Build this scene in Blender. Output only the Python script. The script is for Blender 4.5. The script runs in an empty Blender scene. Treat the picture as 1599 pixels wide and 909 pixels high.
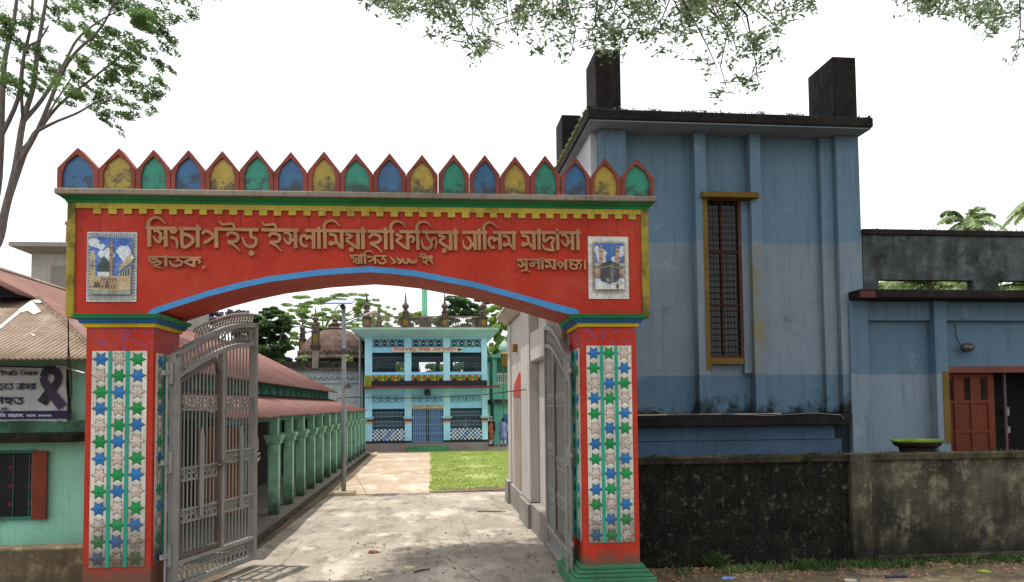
import bpy, math, random
import numpy as np
from mathutils import Vector, Matrix, Quaternion
random.seed(7); RNG = np.random.default_rng(11)
S = bpy.context.scene; COL = S.collection
R = math.radians; PI = math.pi

# ------------------------------------------------------------------ camera
# world: X along the gate, Y into the yard, Z up; 2.4 m above the yard
FOC, CXP, CYP, EYE = 1190.0, 799.5, 575.0, Vector((0, 0, 2.4))
_Yc = Vector(((672-CXP)/FOC, (634-CYP)/FOC, 1)).normalized()
_Zc = _Yc.cross(Vector((1/FOC, -0.010/FOC, 0))).normalized()
if _Zc.y > 0: _Zc = -_Zc
_Xc = _Yc.cross(_Zc)
W2C = Matrix((_Xc, _Yc, _Zc))                      # rows: world axes in lens coordinates (x right, y down, z ahead)
cam = bpy.data.cameras.new('camera'); cam.sensor_width = 36; cam.lens = FOC/1599*36
cam.shift_y = (CYP-454.5)/1599; cam.clip_end = 3000; cam.clip_start = 0.05
co = bpy.data.objects.new('camera', cam); COL.objects.link(co)
cR = W2C @ Vector((1, 0, 0)); cU = W2C @ Vector((0, -1, 0)); cB = W2C @ Vector((0, 0, -1))
co.matrix_world = Matrix(((cR.x, cU.x, cB.x, EYE.x), (cR.y, cU.y, cB.y, EYE.y), (cR.z, cU.z, cB.z, EYE.z), (0, 0, 0, 1)))
S.camera = co
def ray(px, py): return W2C @ Vector(((px-CXP)/FOC, (py-CYP)/FOC, 1))
def at(px, py, Y):                                 # survey helper: a sight line met with the real plane y = Y
    r = ray(px, py); return EYE + r*(Y/r.y)

# ------------------------------------------------------------------ light
SUN_EL, SUN_DIR = 67, Vector((-0.22, 0.05, 0.97)).normalized()
w = bpy.data.worlds.new("World"); S.world = w; w.use_nodes = True
nt = w.node_tree; nt.nodes.clear()
out = nt.nodes.new('ShaderNodeOutputWorld'); bg = nt.nodes.new('ShaderNodeBackground')
sky = nt.nodes.new('ShaderNodeTexSky'); sky.sky_type = 'NISHITA'; sky.sun_disc = False
sky.sun_elevation = math.asin(SUN_DIR.z); sky.sun_rotation = math.atan2(SUN_DIR.x, SUN_DIR.y)
sky.dust_density = 4; sky.air_density = 1.2; sky.ozone_density = 1
mixw = nt.nodes.new('ShaderNodeMix'); mixw.data_type = 'RGBA'
tcw = nt.nodes.new('ShaderNodeTexCoord'); nzw = nt.nodes.new('ShaderNodeTexNoise'); nzw.inputs['Scale'].default_value = 2.2
mrw = nt.nodes.new('ShaderNodeMapRange'); mrw.inputs[1].default_value = .3; mrw.inputs[2].default_value = .7; mrw.inputs[3].default_value = .72; mrw.inputs[4].default_value = .95
nt.links.new(tcw.outputs['Generated'], nzw.inputs['Vector']); nt.links.new(nzw.outputs[0], mrw.inputs[0])
nt.links.new(mrw.outputs[0], mixw.inputs[0]); nt.links.new(sky.outputs[0], mixw.inputs[6])
mixw.inputs[7].default_value = (13.5, 13.9, 13.9, 1)     # thin bright cloud over the whole sky
nt.links.new(mixw.outputs[2], bg.inputs[0]); bg.inputs[1].default_value = 0.085
nt.links.new(bg.outputs[0], out.inputs[0])
sl = bpy.data.lights.new('sun', 'SUN'); sl.energy = 3.6; sl.angle = R(0.6); sl.color = (1, .95, .87)
so = bpy.data.objects.new('sun', sl); COL.objects.link(so); so.location = SUN_DIR*60
so.rotation_mode = 'QUATERNION'; so.rotation_quaternion = SUN_DIR.to_track_quat('Z', 'Y')
vs = S.view_settings; vs.view_transform = 'Standard'; vs.look = 'None'; vs.gamma = 1; vs.use_curve_mapping = False
vs.exposure = 0.5
S.cycles.max_bounces = 6; S.cycles.diffuse_bounces = 3; S.cycles.transparent_max_bounces = 8

# ------------------------------------------------------------------ materials
def srgb(h):
    if isinstance(h, str):
        c = [int(h[i:i+2], 16)/255 for i in (0, 2, 4)]
        return tuple(x/12.92 if x <= .04045 else ((x+.055)/1.055)**2.4 for x in c)
    return h
class NT:
    def __init__(s, name):
        s.m = bpy.data.materials.new(name); s.m.use_nodes = True; s.t = s.m.node_tree
        s.b = s.t.nodes['Principled BSDF']; s.tc = s.t.nodes.new('ShaderNodeTexCoord')
    def n(s, k): return s.t.nodes.new(k)
    def l(s, a, b): s.t.links.new(a, b)
    def noise(s, scale, detail=4, stretch=None, rough=.55, coord='Object', off=(0, 0, 0)):
        z = s.n('ShaderNodeTexNoise'); z.inputs['Scale'].default_value = scale; z.inputs['Detail'].default_value = detail
        z.inputs['Roughness'].default_value = rough
        mp = s.n('ShaderNodeMapping'); mp.inputs['Scale'].default_value = stretch or (1, 1, 1); mp.inputs['Location'].default_value = off
        s.l(s.tc.outputs[coord], mp.inputs[0]); s.l(mp.outputs[0], z.inputs['Vector']); return z.outputs[0]
    def ramp(s, v, a, b, lo=0, hi=1):
        r = s.n('ShaderNodeMapRange'); r.inputs[1].default_value = a; r.inputs[2].default_value = b
        r.inputs[3].default_value = lo; r.inputs[4].default_value = hi; s.l(v, r.inputs[0]); return r.outputs[0]
    def math(s, op, a, b=None):
        m = s.n('ShaderNodeMath'); m.operation = op
        for i, v in enumerate((a, b)):
            if v is None: continue
            if isinstance(v, (int, float)): m.inputs[i].default_value = v
            else: s.l(v, m.inputs[i])
        return m.outputs[0]
    def mix(s, f, a, b, mode='MIX'):
        m = s.n('ShaderNodeMix'); m.data_type = 'RGBA'; m.blend_type = mode
        for i, v in ((0, f), (6, a), (7, b)):
            if isinstance(v, (int, float)): m.inputs[i].default_value = v
            elif isinstance(v, tuple): m.inputs[i].default_value = (*v[:3], 1)
            else: s.l(v, m.inputs[i])
        return m.outputs[2]
    def z(s):
        x = s.n('ShaderNodeSeparateXYZ'); s.l(s.tc.outputs['Object'], x.inputs[0]); return x.outputs[2]
    def done(s, col, rough=.8, bump=None, dist=.01, spec=.3, metal=0):
        if isinstance(col, tuple): s.b.inputs['Base Color'].default_value = (*col[:3], 1)
        else: s.l(col, s.b.inputs['Base Color'])
        if isinstance(rough, (int, float)): s.b.inputs['Roughness'].default_value = rough
        else: s.l(rough, s.b.inputs['Roughness'])
        s.b.inputs['Specular IOR Level'].default_value = spec; s.b.inputs['Metallic'].default_value = metal
        if bump is not None:
            b = s.n('ShaderNodeBump'); b.inputs['Distance'].default_value = dist; b.inputs['Strength'].default_value = .6
            s.l(bump, b.inputs['Height']); s.l(b.outputs[0], s.b.inputs['Normal'])
        return s.m
_mc = {}
def paint(name, col, dirt='3a352c', amt=.35, scale=2.5, rough=.7, streak=.3, var=.25, spec=.25, edge=.58, foot=None):
    """old paint: uneven tone, run-down streaks, scattered stains"""
    if name in _mc: return _mc[name]
    n = NT(name); c = srgb(col); d = srgb(dirt)
    big = n.noise(scale*.4, 3); fine = n.noise(scale*9, 5); st = n.noise(scale*2.2, 4, (3, 3, .25))
    base = n.mix(n.ramp(big, .3, .7), tuple(x*(1-var) for x in c), tuple(min(1, x*(1+var*.6)) for x in c))
    base = n.mix(n.ramp(fine, .35, .7, 0, .25), base, tuple(x*.6 for x in c))
    base = n.mix(n.ramp(st, .52, .8, 0, streak), base, d)
    bl = n.noise(scale, 7, rough=.65, off=(3, 1, 7))
    base = n.mix(n.ramp(bl, edge, edge+.14, 0, amt), base, d)
    if foot:
        sp_ = n.noise(5, 7, rough=.72, off=(2, 6, 3)); base = n.mix(n.ramp(n.math('ADD', n.z(), n.math('MULTIPLY', n.math('SUBTRACT', sp_, .5), 1.6)), foot[0], foot[1], .85, 0), base, srgb('51463a'))
    _mc[name] = n.done(base, n.ramp(fine, .3, .7, rough-.12, min(1, rough+.15)), n.noise(scale*14, 5), .004, spec)
    return _mc[name]
def plain(name, col, rough=.6, spec=.3, metal=0, var=.12):
    if name in _mc: return _mc[name]
    n = NT(name); c = srgb(col); f = n.noise(9, 4)
    _mc[name] = n.done(n.mix(n.ramp(f, .3, .7), tuple(x*(1-var) for x in c), tuple(min(1, x*(1+var)) for x in c)), rough, None, .01, spec, metal)
    return _mc[name]
def foliage(name, c1, c2, scale=1.1, trans=.35):
    if name in _mc: return _mc[name]
    m = bpy.data.materials.new(name); m.use_nodes = True; t = m.node_tree; t.nodes.clear()
    o = t.nodes.new('ShaderNodeOutputMaterial'); g = t.nodes.new('ShaderNodeNewGeometry')
    z1 = t.nodes.new('ShaderNodeTexNoise'); z1.inputs['Scale'].default_value = scale
    z2 = t.nodes.new('ShaderNodeTexNoise'); z2.inputs['Scale'].default_value = scale*14
    ad = t.nodes.new('ShaderNodeMath'); ad.operation = 'ADD'; mr = t.nodes.new('ShaderNodeMapRange')
    mr.inputs[1].default_value = .72; mr.inputs[2].default_value = 1.28
    mx = t.nodes.new('ShaderNodeMix'); mx.data_type = 'RGBA'
    mx.inputs[6].default_value = (*srgb(c1), 1); mx.inputs[7].default_value = (*srgb(c2), 1)
    L = t.links.new
    L(g.outputs['Position'], z1.inputs['Vector']); L(g.outputs['Position'], z2.inputs['Vector'])
    L(z1.outputs[0], ad.inputs[0]); L(z2.outputs[0], ad.inputs[1]); L(ad.outputs[0], mr.inputs[0]); L(mr.outputs[0], mx.inputs[0])
    d = t.nodes.new('ShaderNodeBsdfPrincipled'); d.inputs['Roughness'].default_value = .5; d.inputs['Specular IOR Level'].default_value = .35
    tr = t.nodes.new('ShaderNodeBsdfTranslucent'); ms = t.nodes.new('ShaderNodeMixShader'); ms.inputs[0].default_value = trans
    L(mx.outputs[2], d.inputs['Base Color']); L(mx.outputs[2], tr.inputs[0]); L(d.outputs[0], ms.inputs[1]); L(tr.outputs[0], ms.inputs[2])
    L(ms.outputs[0], o.inputs[0]); _mc[name] = m; return m
def bark(name='bark', col='6d6157'):
    if name in _mc: return _mc[name]
    n = NT(name); c = srgb(col); st = n.noise(6, 5, (4, 4, .6))
    _mc[name] = n.done(n.mix(n.ramp(st, .3, .7), tuple(x*.5 for x in c), c), .9, st, .03, .15); return _mc[name]
def mossy(name, dark, mid, pale, green, pale_at=.58, scale=2.0, gz=None):
    """damp plaster: black algae, lime-pale patches, green moss"""
    n = NT(name)
    a = n.noise(scale, 8, rough=.68); b = n.noise(scale*2.3, 8, rough=.7, off=(5, 2, 1)); s = n.noise(scale*2, 5, (2.5, 2.5, .35), off=(1, 4, 2))
    c = n.noise(scale*14, 5)
    col = n.mix(n.ramp(a, .38, .62), srgb(dark), srgb(mid))
    col = n.mix(n.ramp(b, pale_at, pale_at+.12, 0, .6), col, srgb(pale))
    b2 = n.noise(scale*7, 7, rough=.75, off=(2, 7, 4)); col = n.mix(n.ramp(b2, .56, .68, 0, .45), col, srgb(pale))
    s3 = n.noise(scale*1.6, 4, (3, 3, .18), off=(6, 2, 8)); col = n.mix(n.ramp(s3, .48, .70, 0, .55), col, srgb(dark))
    col = n.mix(n.ramp(s, .5, .72, 0, .6), col, srgb(dark))
    g = n.noise(scale*1.3, 7, rough=.7, off=(9, 9, 3))
    col = n.mix(n.ramp(g, .56, .72, 0, .55), col, srgb(green))
    if gz:
        z = n.ramp(n.math('ADD', n.z(), n.math('MULTIPLY', n.math('SUBTRACT', b, .5), gz[2])), gz[0], gz[1], 1, 0)
        col = n.mix(n.math('MULTIPLY', z, .8), col, srgb(gz[3]))
    return n.done(col, .9, c, .012, .15)

# ------------------------------------------------------------------ mesh helpers
ORI = {}
class MB:
    def __init__(s): s.v = []; s.f = []; s.mi = []; s.cur = 0
    def m(s, i): s.cur = i; return s
    def add(s, vs, fs):
        k = len(s.v); s.v += [tuple(map(float, p)) for p in vs]
        for f in fs: s.f.append([i+k for i in f]); s.mi.append(s.cur)
        return s
    def box(s, x0, x1, y0, y1, z0, z1):
        return s.frustum((x0, x1, y0, y1, z0), (x0, x1, y0, y1, z1))
    def frustum(s, a, b):
        v = [(a[0], a[2], a[4]), (a[1], a[2], a[4]), (a[1], a[3], a[4]), (a[0], a[3], a[4]),
             (b[0], b[2], b[4]), (b[1], b[2], b[4]), (b[1], b[3], b[4]), (b[0], b[3], b[4])]
        return s.add(v, [(3, 2, 1, 0), (4, 5, 6, 7), (0, 1, 5, 4), (1, 2, 6, 5), (2, 3, 7, 6), (3, 0, 4, 7)])
    def quad(s, *p): return s.add(p, [tuple(range(len(p)))])
    def prism(s, poly, ax, d0, d1):
        """2D outline pushed along ax; 'y': outline is (x,z), 'x': (y,z), 'z': (x,y)"""
        mk = {'y': lambda p, d: (p[0], d, p[1]), 'x': lambda p, d: (d, p[0], p[1]), 'z': lambda p, d: (p[0], p[1], d)}[ax]
        ar = sum(poly[i][0]*poly[(i+1) % len(poly)][1]-poly[(i+1) % len(poly)][0]*poly[i][1] for i in range(len(poly)))
        if (ar < 0) != (ax == 'y' and False): poly = poly[::-1]
        n = len(poly); v = [mk(p, d0) for p in poly]+[mk(p, d1) for p in poly]
        fs = [tuple(range(n))[::-1], tuple(range(n, 2*n))]+[(i, (i+1) % n, n+(i+1) % n, n+i) for i in range(n)]
        if ax == 'y': fs = [f[::-1] for f in fs]
        return s.add(v, fs)
    def tube(s, pts, r, seg=8, cap=True):
        pts = [Vector(p) for p in pts]; n = len(pts)
        rs = r if isinstance(r, (list, tuple)) else [r]*n
        v = []; up = None
        for i, p in enumerate(pts):
            t = (pts[min(i+1, n-1)]-pts[max(i-1, 0)])
            t = t.normalized() if t.length > 1e-9 else Vector((0, 0, 1))
            if up is None: up = Vector((0, 0, 1)) if abs(t.z) < .9 else Vector((1, 0, 0))
            a = t.cross(up); a = a.normalized() if a.length > 1e-6 else t.orthogonal().normalized()
            b = a.cross(t).normalized(); up = b
            for k in range(seg):
                q = 2*PI*k/seg; v.append(p+(a*math.cos(q)+b*math.sin(q))*rs[i])
        f = []
        for i in range(n-1):
            for k in range(seg):
                k2 = (k+1) % seg; f.append((i*seg+k, i*seg+k2, (i+1)*seg+k2, (i+1)*seg+k))
        if cap: f += [tuple(range(seg)), tuple(range((n-1)*seg, n*seg))[::-1]]
        return s.add(v, f)
    def lathe(s, prof, c=(0, 0, 0), seg=20, sx=1, sy=1):
        v = []; n = len(prof)
        for r, z in prof:
            for k in range(seg):
                q = 2*PI*k/seg; v.append((c[0]+r*math.cos(q)*sx, c[1]+r*math.sin(q)*sy, c[2]+z))
        f = []
        for i in range(n-1):
            for k in range(seg):
                k2 = (k+1) % seg; f.append((i*seg+k, i*seg+k2, (i+1)*seg+k2, (i+1)*seg+k))
        f += [tuple(range(seg))[::-1], tuple(range((n-1)*seg, n*seg))]
        return s.add(v, f)
    def stroke(s, pts, ws, y, th):
        """flat pen stroke in the x-z plane, front face at y, going back th"""
        pts = [Vector((p[0], p[1])) for p in pts]; n = len(pts); L_ = []; R_ = []
        for i in range(n):
            t = pts[min(i+1, n-1)]-pts[max(i-1, 0)]; t = t.normalized() if t.length > 1e-9 else Vector((1, 0))
            nn = Vector((-t.y, t.x))
            if 0 < i < n-1:
                t1 = (pts[i]-pts[i-1]).normalized(); c = max(.6, abs(Vector((-t1.y, t1.x)).dot(nn))); nn = nn/c
            L_.append(pts[i]+nn*ws[i]/2); R_.append(pts[i]-nn*ws[i]/2)
        k = 2*n; P = L_+R_[::-1]
        v = [(p.x, y, p.y) for p in P]+[(p.x, y+th, p.y) for p in P]
        f = []
        for i in range(n-1): f.append((i, i+1, k-2-i, k-1-i))
        f += [(i, k+i, k+(i+1) % k, (i+1) % k) for i in range(k)]
        return s.add(v, f)
    def disc(s, x, z, r, y, th, seg=14):
        return s.prism([(x+r*math.cos(2*PI*i/seg), z+r*math.sin(2*PI*i/seg)) for i in range(seg)], 'y', y, y+th)
    def build(s, name, mats, parent=None, smooth=False, bevel=0, recalc=True):
        me = bpy.data.meshes.new(name); o0 = ORI.get(parent.name if parent else None, Vector((0, 0, 0)))
        me.from_pydata([(p[0]-o0[0], p[1]-o0[1], p[2]-o0[2]) for p in s.v], [], s.f)
        for m_ in (mats if isinstance(mats, (list, tuple)) else [mats]): me.materials.append(m_)
        me.polygons.foreach_set('material_index', s.mi)
        if smooth: me.polygons.foreach_set('use_smooth', [True]*len(s.f))
        me.update()
        ob = bpy.data.objects.new(name, me); COL.objects.link(ob)
        if parent: ob.parent = parent; ORI[ob.name] = o0
        if bevel:
            b = ob.modifiers.new('edge', 'BEVEL'); b.width = bevel; b.segments = 2; b.limit_method = 'ANGLE'; b.angle_limit = R(50)
        return ob
def thing(name, label, cat, loc=(0, 0, 0), rz=0, group=None, local=False):
    o = bpy.data.objects.new(name, None); COL.objects.link(o); o.empty_display_size = .2
    o.location = loc; o.rotation_euler = (0, 0, rz); o['label'] = label; o['category'] = cat
    if group: o['group'] = group
    ORI[o.name] = Vector((0, 0, 0)) if local else Vector(loc)
    return o
def tag(o, label=None, cat=None, group=None, kind=None):
    for k, v in (('label', label), ('category', cat), ('group', group), ('kind', kind)):
        if v: o[k] = v
    return o
def copy_tree(o, parent=None):
    c = o.copy(); COL.objects.link(c)
    if parent: c.parent = parent
    for ch in list(o.children): copy_tree(ch, c)
    return c
def leaves(name, P, size, m, parent=None, aspect=.45, flat=.5, droop=0.0, jit=.4):
    """many small leaf faces at the points P"""
    P = np.asarray(P, float); n = len(P); o0 = np.array(ORI.get(parent.name if parent else None, Vector((0, 0, 0))))
    d = RNG.normal(size=(n, 3)); d[:, 2] = d[:, 2]*flat-droop; d /= np.linalg.norm(d, axis=1)[:, None]
    q = RNG.normal(size=(n, 3)); q -= d*(q*d).sum(1)[:, None]; q /= np.linalg.norm(q, axis=1)[:, None]
    L = size*(1+jit*RNG.uniform(-1, 1, (n, 1))); Wd = L*aspect
    nr = np.cross(d, q)
    v = np.stack([P-d*L/2, P+q*Wd/2+nr*L*.06, P+d*L/2-nr*L*.05, P-q*Wd/2+nr*L*.06], 1).reshape(-1, 3)-o0
    me = bpy.data.meshes.new(name); me.vertices.add(4*n); me.vertices.foreach_set('co', v.ravel())
    me.loops.add(4*n); me.loops.foreach_set('vertex_index', np.arange(4*n)); me.polygons.add(n)
    me.polygons.foreach_set('loop_start', np.arange(0, 4*n, 4)); me.materials.append(m); me.update(); me.validate()
    ob = bpy.data.objects.new(name, me); COL.objects.link(ob)
    if parent: ob.parent = parent
    return ob
def text_free(): pass

# ------------------------------------------------------------------ Bengali pen strokes (unit: head bar 0..16, foot 100, y down)
ST = [(12, 6), (14, 98)]
G_ = {
 'স': (76, [(12, [(4, 21), (22, 21), (38, 36), (34, 60)]), ([5, 10, 13, 12, 11], [(3, 46), (14, 64), (30, 74), (42, 58), (62, 50)]), (16, [(60, 4), (62, 98)])], 1),
 'ি': (30, [(16, [(14, 4), (16, 98)]), ([15, 13, 12, 10, 7, 4], [(14, 6), (10, -16), (22, -36), (46, -44), (70, -34), (88, -14)])], 1),
 'া': (28, [(16, [(12, -12), (14, 98)])], 1),
 'ী': (30, [(16, [(14, 4), (16, 98)]), ([15, 13, 10, 6], [(14, 6), (6, -18), (-18, -34), (-46, -22)])], 1),
 'ং': (46, [('o', 20, 16, 17), ([14, 12, 5], [(8, 50), (34, 62), (40, 104)])], .3),
 'চ': (74, [(14, [(14, 4), (16, 88), (36, 94), (64, 72), (62, 52), (38, 38), (20, 36)])], 1),
 'প': (86, [(13, [(6, 34), (16, 20), (34, 20), (58, 44), (14, 76)]), (16, [(70, 0), (72, 98)])], .2),
 'ই': (102, [([5, 9, 11, 10, 9], [(0, -34), (14, -16), (56, -20), (68, -6), (66, 8)]), (13, [(36, 42), (46, 26), (78, 30), (88, 50), (74, 66), (38, 68)]), ([12, 10, 4], [(40, 70), (68, 84), (98, 114)])], 1),
 'ড': (80, [([6, 12, 14, 12, 12, 12, 14], [(4, 44), (20, 80), (46, 92), (68, 76), (68, 52), (46, 40), (46, 8)])], 1),
 'ল': (86, [(13, [(44, 84), (24, 84), (10, 62), (14, 40), (32, 34), (42, 54)]), (12, [(40, 52), (52, 38), (70, 52)]), (16, [(72, 4), (74, 98)])], .6),
 'ম': (80, [('o', 14, 70, 11), (12, [(4, 24), (34, 32), (38, 64), (16, 72)]), (13, [(36, 58), (64, 90)]), (16, [(66, 4), (68, 98)])], 1),
 'য': (78, [(13, [(4, 22), (34, 34), (12, 54), (64, 92)]), (16, [(66, 4), (68, 98)])], 1),
 'হ': (78, [(13, [(8, 42), (24, 24), (56, 30), (64, 48), (48, 64), (12, 68)]), ([12, 10, 4], [(14, 70), (44, 84), (72, 112)])], 1),
 'ফ': (102, [(13, [(4, 20), (34, 34), (12, 54), (62, 92)]), (16, [(66, 4), (68, 98)]), (12, [(70, 40), (86, 30), (97, 46), (86, 62)])], .75),
 'জ': (86, [([5, 11, 15, 14, 12, 12], [(2, 46), (12, 80), (34, 92), (54, 76), (48, 52), (32, 34)]), (11, [(32, 34), (30, 8)]), ([11, 10, 4], [(52, 56), (70, 36), (80, 56), (72, 94)])], .9),
 'অ': (84, [([5, 11, 14, 13, 12, 11], [(2, 46), (12, 82), (36, 92), (52, 68), (44, 44), (28, 30)]), (11, [(52, 60), (72, 88)]), (16, [(72, 4), (74, 98)])], 1),
 'দ্র': (66, [(12, [(10, 8), (10, 54), (40, 34), (60, 42), (50, 66), (58, 104)]), ([4, 11, 13], [(0, 66), (14, 92), (54, 100)])], 1),
 'দ': (64, [(13, [(10, 6), (10, 36), (32, 32), (48, 54), (56, 98)])], 1),
 'ছ': (92, [(13, [(14, 6), (16, 46), (36, 62), (58, 46), (44, 26), (26, 34)]), ([12, 13, 10, 10, 4], [(58, 46), (78, 62), (60, 84), (34, 90), (88, 118)])], .9),
 'ত': (82, [([6, 12, 14, 13, 12, 10, 9], [(4, 40), (16, 78), (42, 92), (68, 80), (74, 54), (58, 36), (40, 44)]), (11, [(60, 38), (44, 8)])], 1),
 'ক': (98, [(13, [(50, 24), (10, 52), (54, 88)]), (16, [(58, 4), (60, 98)]), (12, [(62, 34), (80, 26), (92, 44), (84, 62)])], 1),
 ',': (24, [([12, 10, 3], [(12, 88), (18, 104), (4, 122)])], 0),
 'স্থ': (84, [(11, [(4, 22), (36, 34), (12, 48), (48, 40), (58, 58), (30, 74), (74, 96)]), (14, [(74, 4), (76, 98)])], 1),
 '১': (62, [([6, 11, 13, 10, 4], [(4, 16), (30, 50), (52, 68), (46, 82), (14, 92)])], 0),
 '৯': (66, [([6, 11, 12, 11, 9, 8], [(4, 18), (24, 44), (56, 62), (50, 82), (28, 84), (26, 68)])], 0),
 '৬': (76, [([6, 12, 13, 12, 10, 9], [(4, 20), (14, 62), (36, 84), (60, 72), (64, 46), (44, 40)])], 0),
 '৩': (80, [([7, 12, 12, 9], [(6, 28), (14, 70), (34, 78), (40, 50)]), ([9, 12, 12, 8], [(40, 58), (54, 78), (72, 62), (68, 34)])], 0),
 'ন': (80, [(12, [(66, 34), (30, 36), (10, 52), (24, 70), (38, 56), (30, 38)]), (16, [(68, 4), (70, 98)])], 1),
 'গ': (76, [(12, [(26, 62), (8, 50), (20, 28), (42, 36), (38, 66), (22, 84)]), (16, [(62, 0), (64, 98)])], .25),
 'ঞ্জ': (98, [(11, [(8, 26), (34, 38), (14, 62), (34, 86), (60, 82), (58, 54), (40, 48)]), ([10, 10, 4], [(58, 58), (76, 30), (90, 50), (82, 98)]), (10, [(60, 10), (76, 26)])], .9),
 '।': (22, [(13, [(10, 4), (10, 98)])], 0),
 'র': (70, [(13, [(50, 22), (10, 52), (52, 88)]), (16, [(56, 4), (58, 98)]), ('o', 26, 100, 9)], 1),
 'শ': (82, [(12, [(8, 30), (26, 22), (32, 46), (52, 24), (60, 44), (42, 80)]), (16, [(70, 4), (72, 98)])], .3),
 'ক্ষ': (100, [(12, [(44, 24), (10, 50), (46, 84), (50, 30), (84, 46), (52, 64), (84, 96)]), (14, [(86, 4), (88, 98)])], 1),
 'এ': (72, [(13, [(14, 6), (12, 44), (48, 36), (58, 60), (40, 92), (14, 82)])], .5),
 'ে': (40, [(13, [(30, 6), (10, 34), (10, 72), (28, 96), (36, 82)])], .6),
 'কে': (40, [], 1),
 'ন্দ্রী': (92, [(12, [(60, 24), (28, 30), (10, 48), (26, 60), (58, 60), (66, 96)]), (9, [(20, 90), (40, 82), (60, 100)]), (14, [(82, 4), (84, 98)]), ([12, 9, 5], [(82, 4), (66, -26), (36, -28)])], 1),
 'মৃ': (80, [(12, [(4, 24), (34, 32), (38, 64), (16, 72)]), (13, [(36, 58), (64, 90)]), (16, [(66, 4), (68, 98)]), ([10, 9, 4], [(60, 100), (48, 116), (74, 122)])], 1),
 'ত্যু': (112, [([6, 12, 14, 12, 10], [(4, 42), (18, 80), (44, 92), (66, 70), (46, 34)]), (10, [(46, 34), (46, 6)]), (10, [(74, 44), (92, 38), (100, 60), (86, 84), (108, 100)]), (9, [(44, 96), (60, 114), (76, 104)])], 1),
 'রে': (70, [(13, [(50, 22), (10, 52), (52, 88)]), (16, [(56, 4), (58, 98)]), ('o', 26, 100, 9)], 1),
}
DOT = {'ড়': ('ড', 48, 122, 12), 'য়': ('য', 34, 100, 11)}
def glyphs(txt): return txt.split()
def write(mb, letters, x0, x1, ztop0, zfoot0, y, th, ztop1=None, bold=1.0, minx=None):
    """letters (in drawing order, '_' = gap) stretched to x0..x1; head bar top at ztop, foot at zfoot"""
    adv = 0; seq = []
    for g in letters:
        if g == '_': adv += 45; continue
        base = g; extra = []
        if g in DOT: base, a, b, r = DOT[g]; extra = [('o', a, b, r)]
        if g == 'সু': base = 'স'; extra = [('o', 34, 114, 7), ([11, 9, 4], [(42, 108), (66, 108), (86, 124)])]
        A, sts, bar = G_[base]; seq.append((adv, A, sts+extra, bar)); adv += A
    sx = (x1-x0)/adv; sz = (ztop0-zfoot0)/100; ztop1 = ztop0 if ztop1 is None else ztop1
    W_ = lambda x, yy: (x0+x*sx, ztop0+(ztop1-ztop0)*x/adv-yy*sz)
    dy = 0; mn = (sx+sz)/2
    for a, A, sts, bar in seq:
        for st in sts:
            dy += 1
            yy = y-.00025*(dy % 9)
            if st[0] == 'o':
                p = W_(a+st[1], st[2]); mb.disc(p[0], p[1], st[3]*mn*bold, yy, th)
                continue
            ws, pts = st; P = [W_(a+p[0], p[1]) for p in pts]
            if minx is not None and min(p[0] for p in P) < minx: continue
            # round the pen line
            if len(P) > 2:
                Q = []
                for i in range(len(P)-1):
                    p0 = Vector(P[max(i-1, 0)]); p1 = Vector(P[i]); p2 = Vector(P[i+1]); p3 = Vector(P[min(i+2, len(P)-1)])
                    for k in range(4):
                        t = k/4; Q.append(.5*((2*p1)+(p2-p0)*t+(2*p0-5*p1+4*p2-p3)*t*t+(3*p1-p0-3*p2+p3)*t**3))
                Q.append(Vector(P[-1]))
                w_ = ws if isinstance(ws, list) else [ws]*len(P)
                wq = [w_[min(i//4, len(w_)-2)]*(1-(i % 4)/4)+w_[min(i//4+1, len(w_)-1)]*((i % 4)/4) for i in range(len(Q)-1)]+[w_[-1]]
                mb.stroke([(q[0], q[1]) for q in Q], [v*mn*bold for v in wq], yy, th)
            else:
                w_ = ws if isinstance(ws, list) else [ws, ws*.95]
                mb.stroke(P, [v*mn*bold for v in w_], yy, th)
        if bar:
            lo = 0 if bar >= 1 else A*(1-bar)
            if bar == .3 and A == 46: lo, A2 = -2, 20
            else: A2 = A
            p, q = W_(a+lo-1, 8), W_(a+A2+1, 8)
            if minx is None or p[0] >= minx: mb.stroke([p, q], [15*sz*bold**.5]*2, y-.0026+.0002*(dy % 5), th)

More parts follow.
